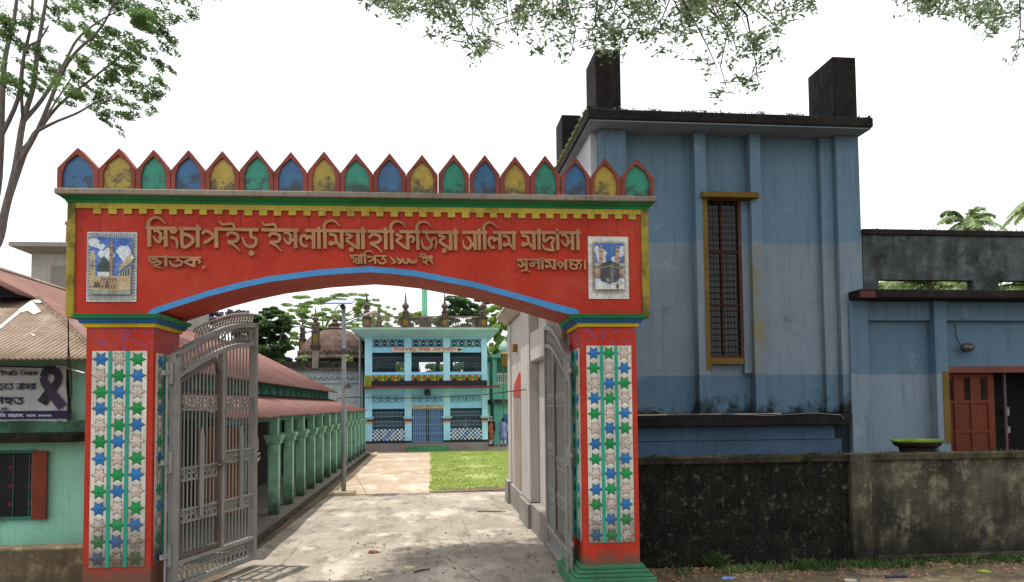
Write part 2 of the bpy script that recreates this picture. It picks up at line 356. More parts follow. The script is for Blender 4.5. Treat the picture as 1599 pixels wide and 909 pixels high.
# ================================================================== SETTING
def ground_mat():
    n = NT('earth'); a = n.noise(.5, 6); b = n.noise(6, 7, rough=.7); c = n.noise(40, 4); g = n.noise(1.1, 6, off=(4, 4, 4), rough=.7)
    col = n.mix(n.ramp(a, .35, .65), srgb('594c3f'), srgb('756655'))
    col = n.mix(n.ramp(b, .4, .7, 0, .7), col, srgb('453b31'))
    col = n.mix(n.ramp(g, .55, .68, 0, .55), col, srgb('5a6337'))
    col = n.mix(n.ramp(c, .55, .72, 0, .5), col, srgb('978b78'))
    return n.done(col, .95, b, .03, .1)
MB().quad((-400, -200, 0), (400, -200, 0), (400, 600, 0), (-400, 600, 0)).build('ground', ground_mat())['kind'] = 'structure'
def conc_mat(name, c1, c2, dark, amt):
    n = NT(name); a = n.noise(.7, 6, rough=.6); b = n.noise(2.4, 8, (1, .45, 1), rough=.72, off=(2, 5, 0)); c = n.noise(30, 6); d = n.noise(1.0, 7, (1, .5, 1), rough=.7, off=(7, 1, 0))
    col = n.mix(n.ramp(a, .35, .65), srgb(c1), srgb(c2))
    col = n.mix(n.ramp(b, .5, .64, 0, amt), col, srgb(dark))
    col = n.mix(n.ramp(d, .52, .62, 0, .55), col, srgb('c9c0b3'))
    col = n.mix(n.ramp(c, .5, .72, 0, .4), col, srgb('6d6459'))
    vr = n.n('ShaderNodeTexVoronoi'); vr.feature = 'DISTANCE_TO_EDGE'; vr.inputs['Scale'].default_value = .55
    wv = n.n('ShaderNodeMix'); wv.data_type = 'RGBA'; wv.inputs[0].default_value = .12; n.l(n.tc.outputs['Object'], wv.inputs[6])
    nz = n.n('ShaderNodeTexNoise'); nz.inputs['Scale'].default_value = 2; n.l(n.tc.outputs['Object'], nz.inputs['Vector']); n.l(nz.outputs[1], wv.inputs[7])
    n.l(wv.outputs[2], vr.inputs['Vector'])
    col = n.mix(n.ramp(vr.outputs[0], 0, .009, .6, 0), col, srgb('5a4c3d'))
    return n.done(col, .92, n.math('ADD', c, b), .012, .15)
MB().prism([(-3.0, 9.6), (2.6, 9.6), (3.2, 21.2), (-2.75, 21.2)], 'z', -.2, .004).build('driveway', conc_mat('driveway_concrete', '857d73', '9f968a', '544e47', .68))['kind'] = 'structure'
MB().prism([(-2.8, 21.215), (-.04, 21.215), (.03, 41.2), (-2.95, 41.2)], 'z', -.2, .014).build('path', conc_mat('path_concrete', '9c8976', 'ab9884', '7a6b5a', .4))['kind'] = 'structure'
MB().prism([(3.1, 41), (9, 41), (9, 52), (3.1, 52)], 'z', -.2, .01).build('side_path', conc_mat('side_concrete', '8d8276', 'a0968a', '6a6157', .4))['kind'] = 'structure'
def lawn_mat():
    n = NT('lawn'); a = n.noise(.6, 6, rough=.65); b = n.noise(7, 6)
    col = n.mix(n.ramp(a, .35, .65), srgb('7c8850'), srgb('a3ab70')); col = n.mix(n.ramp(b, .45, .7, 0, .6), col, srgb('96905a'))
    return n.done(col, .95, b, .03, .1)
MB().prism([(-.03, 21.7), (1.4, 21.85), (3.4, 22.3), (9, 22.3), (9, 40.3), (2.8, 40.4), (.04, 40.8)], 'z', -.2, .012).build('lawn', lawn_mat())['kind'] = 'structure'
def blades(name, n, x0, x1, y0, y1, z, h, m, mask=None):
    P = np.stack([RNG.uniform(x0, x1, n), RNG.uniform(y0, y1, n)], 1)
    if mask is not None: P = P[mask(P)]
    n = len(P); a = RNG.uniform(0, 2*PI, n); hh = h*RNG.uniform(.4, 1.2, n); wd = .012+.012*RNG.random(n); ln = RNG.normal(0, .5, (n, 2))*hh[:, None]
    v = np.zeros((n, 3, 3)); v[:, 0, 0] = P[:, 0]-np.cos(a)*wd; v[:, 0, 1] = P[:, 1]-np.sin(a)*wd; v[:, 1, 0] = P[:, 0]+np.cos(a)*wd; v[:, 1, 1] = P[:, 1]+np.sin(a)*wd
    v[:, :2, 2] = z; v[:, 2, 0] = P[:, 0]+ln[:, 0]; v[:, 2, 1] = P[:, 1]+ln[:, 1]; v[:, 2, 2] = z+hh
    me = bpy.data.meshes.new(name); me.vertices.add(3*n); me.vertices.foreach_set('co', v.ravel()); me.loops.add(3*n)
    me.loops.foreach_set('vertex_index', np.arange(3*n)); me.polygons.add(n); me.polygons.foreach_set('loop_start', np.arange(0, 3*n, 3))
    me.materials.append(m); me.update(); me.validate(); o = bpy.data.objects.new(name, me); COL.objects.link(o); return o
def lmask(P):
    e = np.sin(P[:, 1]*1.3)*.04+np.sin(P[:, 1]*4.1)*.03
    y0 = 21.75+np.clip(P[:, 0], 0, 4)*.16+np.sin(P[:, 0]*5)*.08
    thin = (np.sin(P[:, 0]*2.1+1)+np.sin(P[:, 1]*1.4)+RNG.normal(0, .8, len(P))) > -1.3
    return (P[:, 0] > e) & (P[:, 1] > y0) & thin
tag(blades('lawn_grass', 52000, -.05, 5.2, 21.6, 40.6, .01, .055, foliage('grass', '7d8e42', 'b7c474', 1.5, .3), lmask), 'short patchy green grass of the lawn beside the path', 'grass', kind='stuff')

# ================================================================== GATEWAY
RED = None
def red_mat(name, spots):
    n = NT(name); c = srgb('c2271c'); big = n.noise(1.2, 4); f = n.noise(18, 5); st = n.noise(5, 5, (2.5, 2.5, .3), rough=.65)
    col = n.mix(n.ramp(big, .3, .7), srgb('a32414'), srgb('b8331b'))
    col = n.mix(n.ramp(st, .55, .78, 0, .35), col, srgb('6f1b15')); col = n.mix(n.ramp(f, .5, .75, 0, .2), col, srgb('611814'))
    z = n.z()
    dr = n.noise(7, 5, (2.2, 2.2, .12), rough=.6, off=(4, 4, 4)); col = n.mix(n.math('MULTIPLY', n.ramp(dr, .50, .66, 0, .75), n.ramp(z, 4.3, 4.95)), col, srgb('4a1a16'))
    pale = n.noise(1.7, 6, rough=.7, off=(6, 1, 2)); col = n.mix(n.ramp(pale, .50, .72, 0, .5), col, srgb('b34f3a'))
    ch = n.noise(15, 7, rough=.78, off=(1, 7, 4)); col = n.mix(n.ramp(ch, .735, .75, 0, .7), col, srgb('a38e84'))
    if spots:
        v = n.n('ShaderNodeTexVoronoi'); v.inputs['Scale'].default_value = 13; n.l(n.tc.outputs['Object'], v.inputs['Vector'])
        wob = n.noise(34, 3)
        k = n.ramp(n.math('ADD', v.outputs[0], n.math('MULTIPLY', wob, .5)), .52, .60, .75, 0)
        band = n.math('MULTIPLY', n.ramp(z, 3.13, 3.17), k)
        col = n.mix(n.math('MULTIPLY', band, n.ramp(n.noise(4, 2), .25, .4)), col, srgb('6a4a86'))
        gr = n.noise(5, 8, rough=.7)      # damp plaster near the foot where the red has gone
        col = n.mix(n.math('MULTIPLY', n.ramp(n.math('ADD', z, n.math('MULTIPLY', n.math('SUBTRACT', gr, .5), .5)), .36, .50, 1, 0), .85), col, srgb('5e4a3d'))
        sc = n.noise(26, 6, (1, 1, .5), rough=.75, off=(2, 2, 2))
        col = n.mix(n.ramp(sc, .70, .74, 0, .8), col, srgb('c9a79a'))
    return n.done(col, n.ramp(f, .3, .7, .5, .72), n.noise(60, 4), .003, .3)
M_RED, M_REDP = red_mat('red_paint', False), red_mat('red_pillar_paint', True)
M_YEL = paint('yellow_paint', 'bfab48', '4b4423', .5, 2.6, streak=.35, edge=.54)
M_GRN = paint('green_paint', '2a8350', '2c3a2a', .5, 3); M_BLU = paint('blue_trim', '4a92cf', '55606a', .25, 3)
M_CBLU = paint('deep_blue_paint', '1f5d8c', '26333a', .4, 3); M_CYEL = paint('band_yellow', 'd0b32a', '5a4f2a', .3, 3)
M_SLAB = paint('bare_cement', '8d8378', '3d362f', .6, 3.5, streak=.5)
M_BRICK = paint('terracotta_paint', '8a463d', '3a2a26', .5, 3.5, streak=.4)
gate = thing('gateway', 'red painted gateway arch with raised lettering and coloured pointed battlements', 'gateway', (-.8, 9.9, 0), R(-1.2), local=True)
_ct, _st = math.cos(R(-1.2)), math.sin(R(-1.2))
def gp(px, py):                                    # picture point surveyed onto the gate's front face (gate coordinates x, z)
    r = ray(px, py); t = (-_st*-.8+_ct*9.9)/(-_st*r.x+_ct*r.y); p = EYE+r*t; dx, dy = p.x+.8, p.y-9.9
    return (_ct*dx+_st*dy, p.z)
ARCH = [(-2.63, 3.575), (-2.55, 3.62), (-2.28, 3.71), (-1.95, 3.82), (-1.6, 3.915), (-1.24, 3.995), (-.6, 4.085), (-.2, 4.115), (.01, 4.13), (.3, 4.11), (.63, 4.075), (1.37, 3.935), (2.04, 3.755), (2.45, 3.63), (2.63, 3.575), (2.68, 3.575)]
mb = MB(); mb.prism([(-3.6, 3.58)]+ARCH+[(3.6, 3.58), (3.6, 4.984), (-3.6, 4.984)], 'y', 0, 1.0)
beam = mb.build('beam', M_RED, gate)
mb = MB(); top = [(-2.72, 3.583), (-2.70, 3.62), (-2.62, 3.672)]+[(x, z+.075) for x, z in ARCH[2:-3]]+[(2.47, 3.715), (2.68, 3.665), (2.75, 3.63), (2.757, 3.583)]
low = [(-2.63, 3.583), (-2.62, 3.585), (-2.55, 3.616)]+ARCH[2:-3]+[(2.45, 3.63), (2.62, 3.585), (2.66, 3.583), (2.68, 3.583)]
for i in range(len(top)-1):
    a, b, c, d = low[i], low[i+1], top[i+1], top[i]
    mb.add([(a[0], -.018, a[1]), (b[0], -.018, b[1]), (c[0], -.018, c[1]), (d[0], -.018, d[1]), (a[0], .002, a[1]), (b[0], .002, b[1]), (c[0], .002, c[1]), (d[0], .002, d[1])],
           [(0, 1, 2, 3), (0, 4, 5, 1), (3, 2, 6, 7)])
mb.build('arch_band', M_BLU, gate)
for sx in (-1, 1):
    MB().box(min(sx*3.602, sx*3.7), max(sx*3.602, sx*3.7), -.03, 1.03, 3.545, 4.984).build('side_strip', paint('mildewed_yellow', 'a8963a', '3a3a20', .75, 2.6, streak=.45, edge=.47), gate, bevel=.006)
mb = MB().box(-3.6, 3.6, -.028, -.002, 4.918, 4.984)
x = -3.39
while x < 3.5:
    mb.box(x, x+.094+random.uniform(-.006, .006), -.026, -.002, 4.855+random.uniform(-.006, .006), 4.917); x += .1845
mb.build('tooth_frieze', M_YEL, gate)
MB().frustum((-3.705, 3.705, -.035, 1.035, 4.985), (-3.72, 3.72, -.06, 1.06, 5.018)).frustum((-3.725, 3.725, -.08, 1.08, 5.019), (-3.76, 3.755, -.14, 1.14, 5.053)).build('cornice', M_GRN, gate)
MB().box(-3.785, 3.775, -.19, 1.19, 5.055, 5.128).build('cornice_slab', M_SLAB, gate, bevel=.012)
# battlements
def merlon_mats(col, nm):
    n = NT(nm); a = n.noise(7, 7, rough=.72); f = n.noise(5, 4, off=(3, 3, 3)); c = srgb(col); z = n.z()
    cc = n.mix(n.ramp(f, .3, .7), tuple(x*.7 for x in c), c)
    k = n.ramp(n.math('ADD', n.math('MULTIPLY', a, 1.1), n.ramp(z, 5.15, 5.55, .17, -.10)), .6, .74, 0, .85)
    cc = n.mix(k, cc, srgb('23241c')); cc = n.mix(n.ramp(n.noise(9, 6, off=(8, 2, 5), rough=.7), .66, .71, 0, .8), cc, srgb('a9b6b4'))
    return n.done(cc, .3, f, .01, .5)
MPAN = {'b': merlon_mats('2a6496', 'blue_glaze'), 'y': merlon_mats('b3992f', 'yellow_glaze'), 'g': merlon_mats('128a72', 'green_glaze')}
tips = [-3.60, -3.10, -2.68, -2.25, -1.83, -1.40, -.97, -.55, -.14, .29, .71, 1.12, 1.53, 1.93, 2.33, 2.735, 3.13, 3.56]
edges = [-3.845]+[(tips[i]+tips[i+1])/2 for i in range(17)]+[3.80]
edges[1] = -3.345
SQ = lambda v: .8+(v-.8)*.993
tips = [SQ(v) for v in tips]; edges = [SQ(v) for v in edges]
for i, tx in enumerate(tips):
    a, b = edges[i]+.004, edges[i+1]-.004; h = random.uniform(-.012, .012); zt, zs = 5.675+h, 5.412+h
    o_ = [(a, 5.13), (b, 5.13), (b, zs), ((b+tx)/2, (zs+zt)/2), (tx, zt), ((a+tx)/2, (zs+zt)/2), (a, zs)]; t = .052+random.uniform(-.005, .006); tx += random.uniform(-.008, .008)
    i_ = [(a+t, 5.13), (b-t, 5.13), (b-t, zs-.06), (b-t-.2*(b-tx), zs+.07), (tx, zt-.085), (a+t+.2*(tx-a), zs+.07), (a+t, zs-.06)]
    mb = MB(); n = 7; y0, y1, yi = -.07, .12, -.035
    v = [(p[0], y0, p[1]) for p in o_]+[(p[0], y0, p[1]) for p in i_]+[(p[0], y1, p[1]) for p in o_]+[(p[0], yi, p[1]) for p in i_]
    f = [(k, (k+1) % n, n+(k+1) % n, n+k) for k in range(1, n)]+[(k, 2*n+k, 2*n+(k+1) % n, (k+1) % n) for k in range(n)]+[(n+k, n+(k+1) % n, 3*n+(k+1) % n, 3*n+k) for k in range(n)]+[tuple(range(3*n-1, 2*n-1, -1))]
    mb.add(v, f); mer = mb.build('merlon', M_BRICK, gate)
    MB().quad(*[(p[0], yi+.001, p[1]) for p in i_]).build('glazed_panel', MPAN['byg'[i % 3]], mer)
# pillars
M_TILE = paint('white_tile', 'd2cfc5', '5d5446', .5, 4, .5, streak=.6, edge=.54, foot=(.5, 1.2))
M_SB = paint('star_blue', '2f74b3', '353b3c', .4, 6, foot=(.5, 1.15)); M_SW = paint('star_white', 'cabab0', '5d4a40', .55, 6, foot=(.5, 1.15)); M_SG = paint('star_green', '1f9150', '2b3829', .4, 6, foot=(.5, 1.15))
M_TURQ = paint('turquoise_strip', '2b9d86', '4a5048', .35, 4); M_GROUT = paint('dark_grout', '4d463d', '2a2622', .4, 8)
def star_panel(u0, u1, z0, z1, rows, seq, put, par, seed):
    """put(u, d, z): u along the face, d out of it"""
    rs = random.Random(seed)
    mb = MB(); P = lambda *a: [put(*p) for p in a]
    def slab(m_, a0, a1, b0, b1, d0, d1):
        mb.m(m_); v = P((a0, d0, b0), (a1, d0, b0), (a1, d0, b1), (a0, d0, b1), (a0, d1, b0), (a1, d1, b0), (a1, d1, b1), (a0, d1, b1))
        mb.add(v, [(4, 5, 6, 7), (0, 1, 5, 4), (1, 2, 6, 5), (2, 3, 7, 6), (3, 0, 4, 7)])
    slab(0, u0, u1, z0, z1, 0, .012); U = u1-u0
    for q in (.335, .655): slab(1, u0+U*q-.021, u0+U*q+.021, z0, z1, .012, .026)
    panel = mb.build('star_panel', [M_TILE, M_TURQ], par)
    pitch = (z1-z0)/rows; cols = [u0+U*.165, u0+U*.495, u0+U*.83]
    sm, gm, wm = MB(), MB(), MB()
    for r in range(rows):
        for c in range(3):
            cx, cz = cols[c]+rs.uniform(-.005, .005), z1-pitch*(r+.5)+rs.uniform(-.004, .004)
            Rr = min(U*.148, pitch*.46); rr = Rr*.56
            def star(m__, mi, k, d0, dc):
                v = [put(cx, dc, cz)]+[put(cx+(Rr if j % 2 == 0 else rr)*k*math.cos(PI*j/6), d0, cz+(Rr if j % 2 == 0 else rr)*k*math.sin(PI*j/6)*.98) for j in range(12)]
                m__.m(mi).add(v, [(0, 1+j, 1+(j+1) % 12) for j in range(12)])
            star(gm, 0, 1.13, .0135, .014); star(sm, 'bwg'.index(seq[(r+c) % 3]), 1.0, .016, .031)
            if r:
                zz = cz+pitch/2; q = .042
                v = [put(cx, .021, zz)]+[put(cx+q*math.cos(PI/6+PI*j/3), .013, zz+q*math.sin(PI/6+PI*j/3)) for j in range(6)]
                wm.add(v, [(0, 1+j, 1+(j+1) % 6) for j in range(6)])
    gm.build('grout', M_GROUT, panel); sm.build('star_tiles', [M_SB, M_SW, M_SG], panel); wm.build('hexagon_tiles', M_TILE, panel)
def pillar(x0, x1, side, z_foot, ztop_pan, seq, inner, plinth):
    pl = MB().box(x0, x1, .012, .95, 0, 3.42).build('pillar', M_REDP, gate)
    c = MB(); e = lambda k: (x0-k, x1+k, .012-k, .95+k)
    MB().frustum((*e(.025), 3.421), (*e(.04), 3.468)).build('yellow_band', M_CYEL, pl)
    MB().frustum((*e(.06), 3.469), (*e(.085), 3.525)).build('blue_band', M_CBLU, pl)
    MB().frustum((*e(.10), 3.526), (*e(.13), 3.576)).build('green_band', M_GRN, pl)
    star_panel(x0+.075, x1-.07, z_foot, ztop_pan, 13, seq, lambda u, d, z: (u, .011-d, z), pl, 3)
    if side > 0: star_panel(.10, .88, z_foot, ztop_pan-.02, 13, seq, lambda u, d, z: (x1+d-.001, u, z), pl, 4)
    else: star_panel(.10, .88, z_foot, ztop_pan-.02, 13, seq, lambda u, d, z: (x0-d+.001, u, z), pl, 5)
    if plinth:
        m_ = MB()
        for k, (a, b) in enumerate(((0, .17), (.171, .215), (.216, .26), (.261, .315))): q = (.18, .135, .095, .05)[k]; m_.box(x0-q, x1+q, .012-q, .95+q, a, b)
        m_.build('stepped_plinth', paint('green_plinth', '3f7a58', '3a3a30', .6, 4, streak=.5), pl, bevel=.012)
pillar(-3.46, -2.655, 1, .455, 3.125, 'bwg', True, False)
pillar(2.77, 3.515, -1, .60, 3.17, 'bgw', True, True)
# lettering
M_GOLD = paint('bronze_lettering', 'a97e58', '6b4a34', .25, 5, .45, var=.3)
def gline(letters, px0, px1, yt0, yf0, yt1, bold=1.0):
    a, b = gp(px0, yt0), gp(px1, yt1); f = gp(px0, yf0)
    mb = MB(); write(mb, letters, a[0], b[0], a[1], f[1], -.042, .046, b[1], bold); return mb
LET = [('ি স ং চ া প ই ড়', 230, 404.5, 354.7, 387.0, 357.5), ('ই স ল া ি ম য় া', 410, 572, 357.6, 389.0, 359.9), ('হ া ি ফ ি জ য় া', 574.5, 715.5, 359.8, 391.0, 361.8),
       ('অ া ি ল ম', 721.5, 805.5, 361.6, 391.8, 362.2), ('ম া দ্র া স া', 812.5, 906, 361.6, 391.6, 362.4),
       ('ছ া ত ক ,', 231.5, 322, 400.8, 416.9, 402.3), ('স্থ া ি প ত', 547, 604, 398.6, 412.6, 399.8), ('১ ৯ ৬ ৩', 609.5, 651, 399.6, 413.4, 400.4), ('ই ং', 655, 676, 400.6, 413.4, 401),
       ('সু ন া ম গ ঞ্জ', 807, 908, 404.8, 421.4, 406.5), ('।', 911, 914.5, 406.5, 422, 406.6)]
for i, a in enumerate(LET):
    gline(glyphs(a[0]), *a[1:], bold=1.12 if i < 5 else (2.0 if i == 7 else 1.6 if i == 8 else 1.25)).build('lettering', M_GOLD, gate)
# printed tile pictures
def print_mat(c):
    if 'print_'+c in _mc: return _mc['print_'+c]
    n = NT('print_'+c); k = srgb(c); a = n.noise(22, 9, rough=.75); b = n.noise(60, 5, (1, 1, .5), off=(3, 3, 3)); d = n.noise(6, 5, off=(7, 7, 1))
    col = n.mix(n.ramp(a, .35, .65), tuple(x*.62 for x in k), tuple(min(1, x*1.25+.01) for x in k)); col = n.mix(n.ramp(b, .5, .72, 0, .45), col, tuple(x*.4 for x in k))
    col = n.mix(n.ramp(d, .5, .75, 0, .3), col, srgb('b9bcbc')); _mc['print_'+c] = n.done(col, .25, None, .01, .5); return _mc['print_'+c]
def pic(cols): return [print_mat(c) for c in cols]
def tile_picture(label, x0, x1, z0, z1, draw, cols, skew=0):
    mb = MB(); n = [0]; W_, H_ = x1-x0, z1-z0
    def P(m_, *pts):
        n[0] += 1; y = -.016-.0004*n[0]
        mb.m(m_).quad(*[(x0+p[0]*W_, y, z0+p[1]*H_) for p in pts])
    mb.m(0).box(x0, x1, -.016, .002, z0, z1); draw(P)
    o = mb.build('tile_picture', pic(cols), gate); o['label'] = label
def rect(P, m_, a, b, c, d): P(m_, (a, b), (c, b), (c, d), (a, d))
def cloud(P, m_, x, y, r, s=.6):
    rs = random.Random(int(x*100+y*1000)); P(m_, *[(x+r*rs.uniform(.7, 1.15)*math.cos(2*PI*i/16), y+r*s*rs.uniform(.7, 1.15)*math.sin(2*PI*i/16)) for i in range(16)])
def pic1(P):
    for i in range(22): rect(P, 1, .02, .03+i*.044, .075, .05+i*.044); rect(P, 1, .925, .03+i*.044, .98, .05+i*.044)
    for i in range(18): rect(P, 1, .10+i*.045, .925, .12+i*.045, .985); rect(P, 8, .09+i*.047, .02, .11+i*.047, .08)
    rect(P, 1, .08, .09, .92, .92); rect(P, 2, .09, .10, .91, .905)
    for c in ((.16, .84, .12), (.42, .66, .16), (.30, .78, .08), (.77, .70, .16), (.84, .62, .12)): cloud(P, 3, *c)
    cloud(P, 4, .75, .86, .12, .4); cloud(P, 4, .3, .9, .1, .3)
    rect(P, 5, .09, .34, .2, .66); rect(P, 5, .1, .64, .18, .72)
    P(5, (.66, .42), (.91, .56), (.91, .70), (.82, .62), (.70, .52)); P(8, (.66, .10), (.91, .10), (.91, .52), (.66, .40))
    for i in range(4):
        for j in range(2): rect(P, 9, .70+i*.05, .18+j*.17+i*.008, .725+i*.05, .27+j*.17+i*.012)
    rect(P, 6, .485, .36, .545, .80); P(6, (.485, .80), (.545, .80), (.525, .87), (.515, .9), (.505, .87)); rect(P, 9, .478, .66, .552, .672); rect(P, 9, .478, .76, .552, .77)
    rect(P, 5, .09, .10, .91, .36); rect(P, 3, .25, .36, .48, .43)
    P(7, (.25, .42), (.49, .42), (.49, .50), (.46, .57), (.41, .62), (.37, .645), (.33, .62), (.28, .57), (.255, .50))
    rect(P, 6, .3, .18, .64, .34); rect(P, 8, .09, .10, .91, .17); rect(P, 9, .19, .20, .29, .27); rect(P, 6, .53, .13, .66, .32); rect(P, 5, .09, .27, .16, .33); rect(P, 9, .42, .20, .47, .29)
    for i in range(9):
        for j in range(3): rect(P, 9 if j == 1 else 5, .11+i*.06, .115+j*.075, .125+i*.06, .155+j*.075)
    for i in range(5): rect(P, 4, .34+i*.065, .30, .36+i*.065, .33)
    for i in range(5): rect(P, 8, .10+.02*i, .45+.03*i, .112+.02*i, .60)
    rect(P, 9, .497, 0, .503, 1); rect(P, 9, 0, .497, 1, .503)
def pic2(P):
    for i in range(34): rect(P, 1, .09, .11+i*.0235, .125, .122+i*.0235); rect(P, 1, .875, .11+i*.0235, .91, .122+i*.0235)
    for i in range(26): rect(P, 1, .10+i*.031, .895, .118+i*.031, .918); rect(P, 1, .10+i*.031, .10, .118+i*.031, .122)
    rect(P, 6, .135, .135, .865, .885); rect(P, 2, .14, .14, .86, .88)
    for c in ((.2, .78, .09), (.36, .72, .10), (.78, .72, .10), (.66, .62, .1), (.3, .62, .12), (.82, .8, .07), (.24, .7, .09)): cloud(P, 3, *c)
    rect(P, 5, .14, .40, .86, .56); rect(P, 4, .14, .30, .86, .44)
    for i in range(12): rect(P, 7, .15+i*.06, .31, .175+i*.06, .39); rect(P, 7, .15+i*.06, .46, .175+i*.06, .51)
    for x_ in (.30, .69): rect(P, 4, x_-.04, .44, x_+.04, .80); P(4, (x_-.03, .80), (x_+.03, .80), (x_+.012, .84), (x_-.012, .84)); [rect(P, 7, x_-.05, q, x_+.05, q+.012) for q in (.52, .62, .74, .80)]
    rect(P, 3, .14, .14, .86, .31); rect(P, 0, .14, .14, .86, .21)
    P(7, (.28, .27), (.50, .225), (.735, .27), (.735, .545), (.50, .585), (.28, .545)); P(8, (.50, .225), (.60, .245), (.60, .56), (.50, .575)); P(9, (.28, .545), (.50, .56), (.735, .545), (.50, .60))
    P(1, (.28, .475), (.50, .50), (.735, .475), (.735, .495), (.50, .52), (.28, .495)); cloud(P, 5, .445, .285, .04, .8); cloud(P, 7, .445, .285, .018, .9)
    rect(P, 9, .66, .15, .72, .22); rect(P, 1, .67, .22, .71, .28); cloud(P, 5, .79, .24, .05, .6); P(8, (.38, .205), (.74, .215), (.74, .222), (.38, .212))
    rect(P, 9, .497, 0, .503, 1); rect(P, 9, 0, .497, 1, .503)
tile_picture('tile picture of a green dome and a tall minaret', -3.46, -2.86, 3.74, 4.62, pic1, ['c3c6ca', '6f767e', '2b66b8', 'cfd6de', '1d4f9c', 'b7a279', 'a5835a', '1c3d3a', '8f958f', '3a3d40'])
tile_picture('tile picture of a black cube shaped shrine between two minarets', 2.885, 3.425, 3.79, 4.62, pic2, ['d3d3cf', '9d8f4a', '2f63ad', 'c6d0dc', 'b88a66', 'b9a98c', '2c2f3a', '23253a', '5a5f50', '15161e'])

# ================================================================== GATE LEAVES
M_IRON = paint('grey_iron_paint', '8b8a87', '55483d', .45, 5, .5, streak=.3, spec=.4); M_IRON2 = paint('brown_iron_paint', '635650', '33291f', .4, 5, .55)
def gate_leaf(label, hx, hy, fx, fy, flip):
    L = math.hypot(fx-hx, fy-hy); rz = math.atan2(fy-hy, fx-hx)
    g = thing('gate_leaf', label, 'gate', (hx, hy, 0), rz, 'open leaves of the iron gate', local=True)
    zo = lambda x: 3.10+.60*math.sin(min(1, max(0, x/L))*PI/2*.98); zi = lambda x: zo(x)-.30
    f = MB(); t = .045
    f.box(0, .11, -t, t, .10, 3.10); f.box(L-.085, L, -t, t, .10, zo(L)); f.box(.111, L-.086, -t, t, .10, .165); f.box(.111, L-.086, -t+.005, t-.005, .40, .455)
    N = 16
    for k in range(N):
        a, b = L*k/N, L*(k+1)/N
        f.add([(a, -t, zo(a)-.07), (b, -t, zo(b)-.07), (b, -t, zo(b)), (a, -t, zo(a)), (a, t, zo(a)-.07), (b, t, zo(b)-.07), (b, t, zo(b)), (a, t, zo(a))], [(0, 1, 2, 3), (7, 6, 5, 4), (3, 2, 6, 7), (4, 5, 1, 0)])
        a, b = max(a, .11), min(b, L-.086)
        f.add([(a, -t+.008, zi(a)-.06), (b, -t+.008, zi(b)-.06), (b, -t+.008, zi(b)), (a, -t+.008, zi(a)), (a, t-.008, zi(a)-.06), (b, t-.008, zi(b)-.06), (b, t-.008, zi(b)), (a, t-.008, zi(a))], [(0, 1, 2, 3), (7, 6, 5, 4), (3, 2, 6, 7), (4, 5, 1, 0)])
    xw = L*.53; f.box(xw+.005, xw+.075, -t+.004, t-.004, .456, zi(xw)-.03)
    f.build('frame', M_IRON, g, bevel=.006)
    # bars beyond the wicket
    b = MB()
    def bars(mb_, x0, x1, top):
        n = max(3, int((x1-x0)/.085))
        for i in range(1, n): x_ = x0+(x1-x0)*i/n; mb_.tube([(x_, 0, .456), (x_, 0, top(x_))], .0125, 6)
    bars(b, xw+.075, L-.085, lambda x_: zi(x_)-.055); b.build('bars', M_IRON, g)
    def ring(mb_, x_, z_, r, ry=1.0, y=0, tk=.011): mb_.tube([(x_+r*math.cos(q*PI/6), y, z_+r*ry*math.sin(q*PI/6)) for q in range(13)], tk, 5, False)
    def scrolls(mb_, x0, x1, z0, z1, rails=True):
        n = max(3, int((x1-x0)/.11)); h = (z1-z0)/2
        if rails: mb_.box(x0, x1, -.014, .014, z0-.012, z0+.012); mb_.box(x0, x1, -.014, .014, z1-.012, z1+.012)
        for i in range(n):
            xc = x0+(x1-x0)*(i+.5)/n; r = (x1-x0)/n*.42
            ring(mb_, xc, z0+h*.62, r, h*.52/r, -.004); ring(mb_, xc+.02, z0+h*1.4, r*.8, h*.45/r, .006)
    s = MB(); scrolls(s, xw+.08, L-.09, 2.38, 2.56); scrolls(s, xw+.08, L-.09, .92, 1.08); scrolls(s, xw+.08, L-.09, 1.62, 1.78)
    scrolls(s, .12, L-.09, .17, .395, False)
    n = 22
    for i in range(n):
        x_ = .13+(L-.24)*(i+.5)/n; z_ = zi(x_)+.115; sl_ = .6*(PI/2/L)*math.cos(x_/L*PI/2)
        s.tube([(x_+.05*math.cos(q)*(.5 if q > 3 else 1), 0, z_+.10*math.sin(q)+.05*math.cos(q)*sl_) for q in [k*PI/6 for k in range(-1, 12)]], .011, 5, False)
    s.build('scrollwork', M_IRON, g)
    c = MB(); n = 20
    for i in range(n):
        x_ = L*.24+(L*.74)*(i+.5)/n; z_ = zo(x_)
        c.tube([(x_-.035+.045*math.cos(q)-(.03 if q < 0 else 0), 0, z_+.075+.07*math.sin(q)) for q in [k*PI/6-1.2 for k in range(0, 9)]], .013, 5)
    c.build('top_scrolls', plain('worn_steel', 'a39a90', .45, .4), g)
    # wicket door
    wk = MB(); x0, x1 = .125, xw
    zt = lambda x_: zi(x_)-.085
    xs = [x0+(x1-.13-x0)*k/6 for k in range(7)]
    for k in range(6):
        a, b_ = xs[k], xs[k+1]; wk.add([(a, -.03, zt(a)-.06), (b_, -.03, zt(b_)-.06), (b_, -.03, zt(b_)), (a, -.03, zt(a)), (a, .03, zt(a)-.06), (b_, .03, zt(b_)-.06), (b_, .03, zt(b_)), (a, .03, zt(a))], [(0, 1, 2, 3), (7, 6, 5, 4), (3, 2, 6, 7), (4, 5, 1, 0)])
    a, z1 = xs[-1], zt(xs[-1]); wk.prism([(a, z1-.06), (a, z1), (x1, z1-.21), (x1, z1-.28), (x1-.06, z1-.22)], 'y', -.03, .03)
    wk.box(x0, x0+.045, -.03, .03, .47, zt(x0)-.06); wk.box(x1-.06, x1, -.034, .034, .47, z1-.22); wk.box(x0+.045, x1-.061, -.03, .03, .47, .53)
    wicket = wk.build('wicket_door', M_IRON2, g)
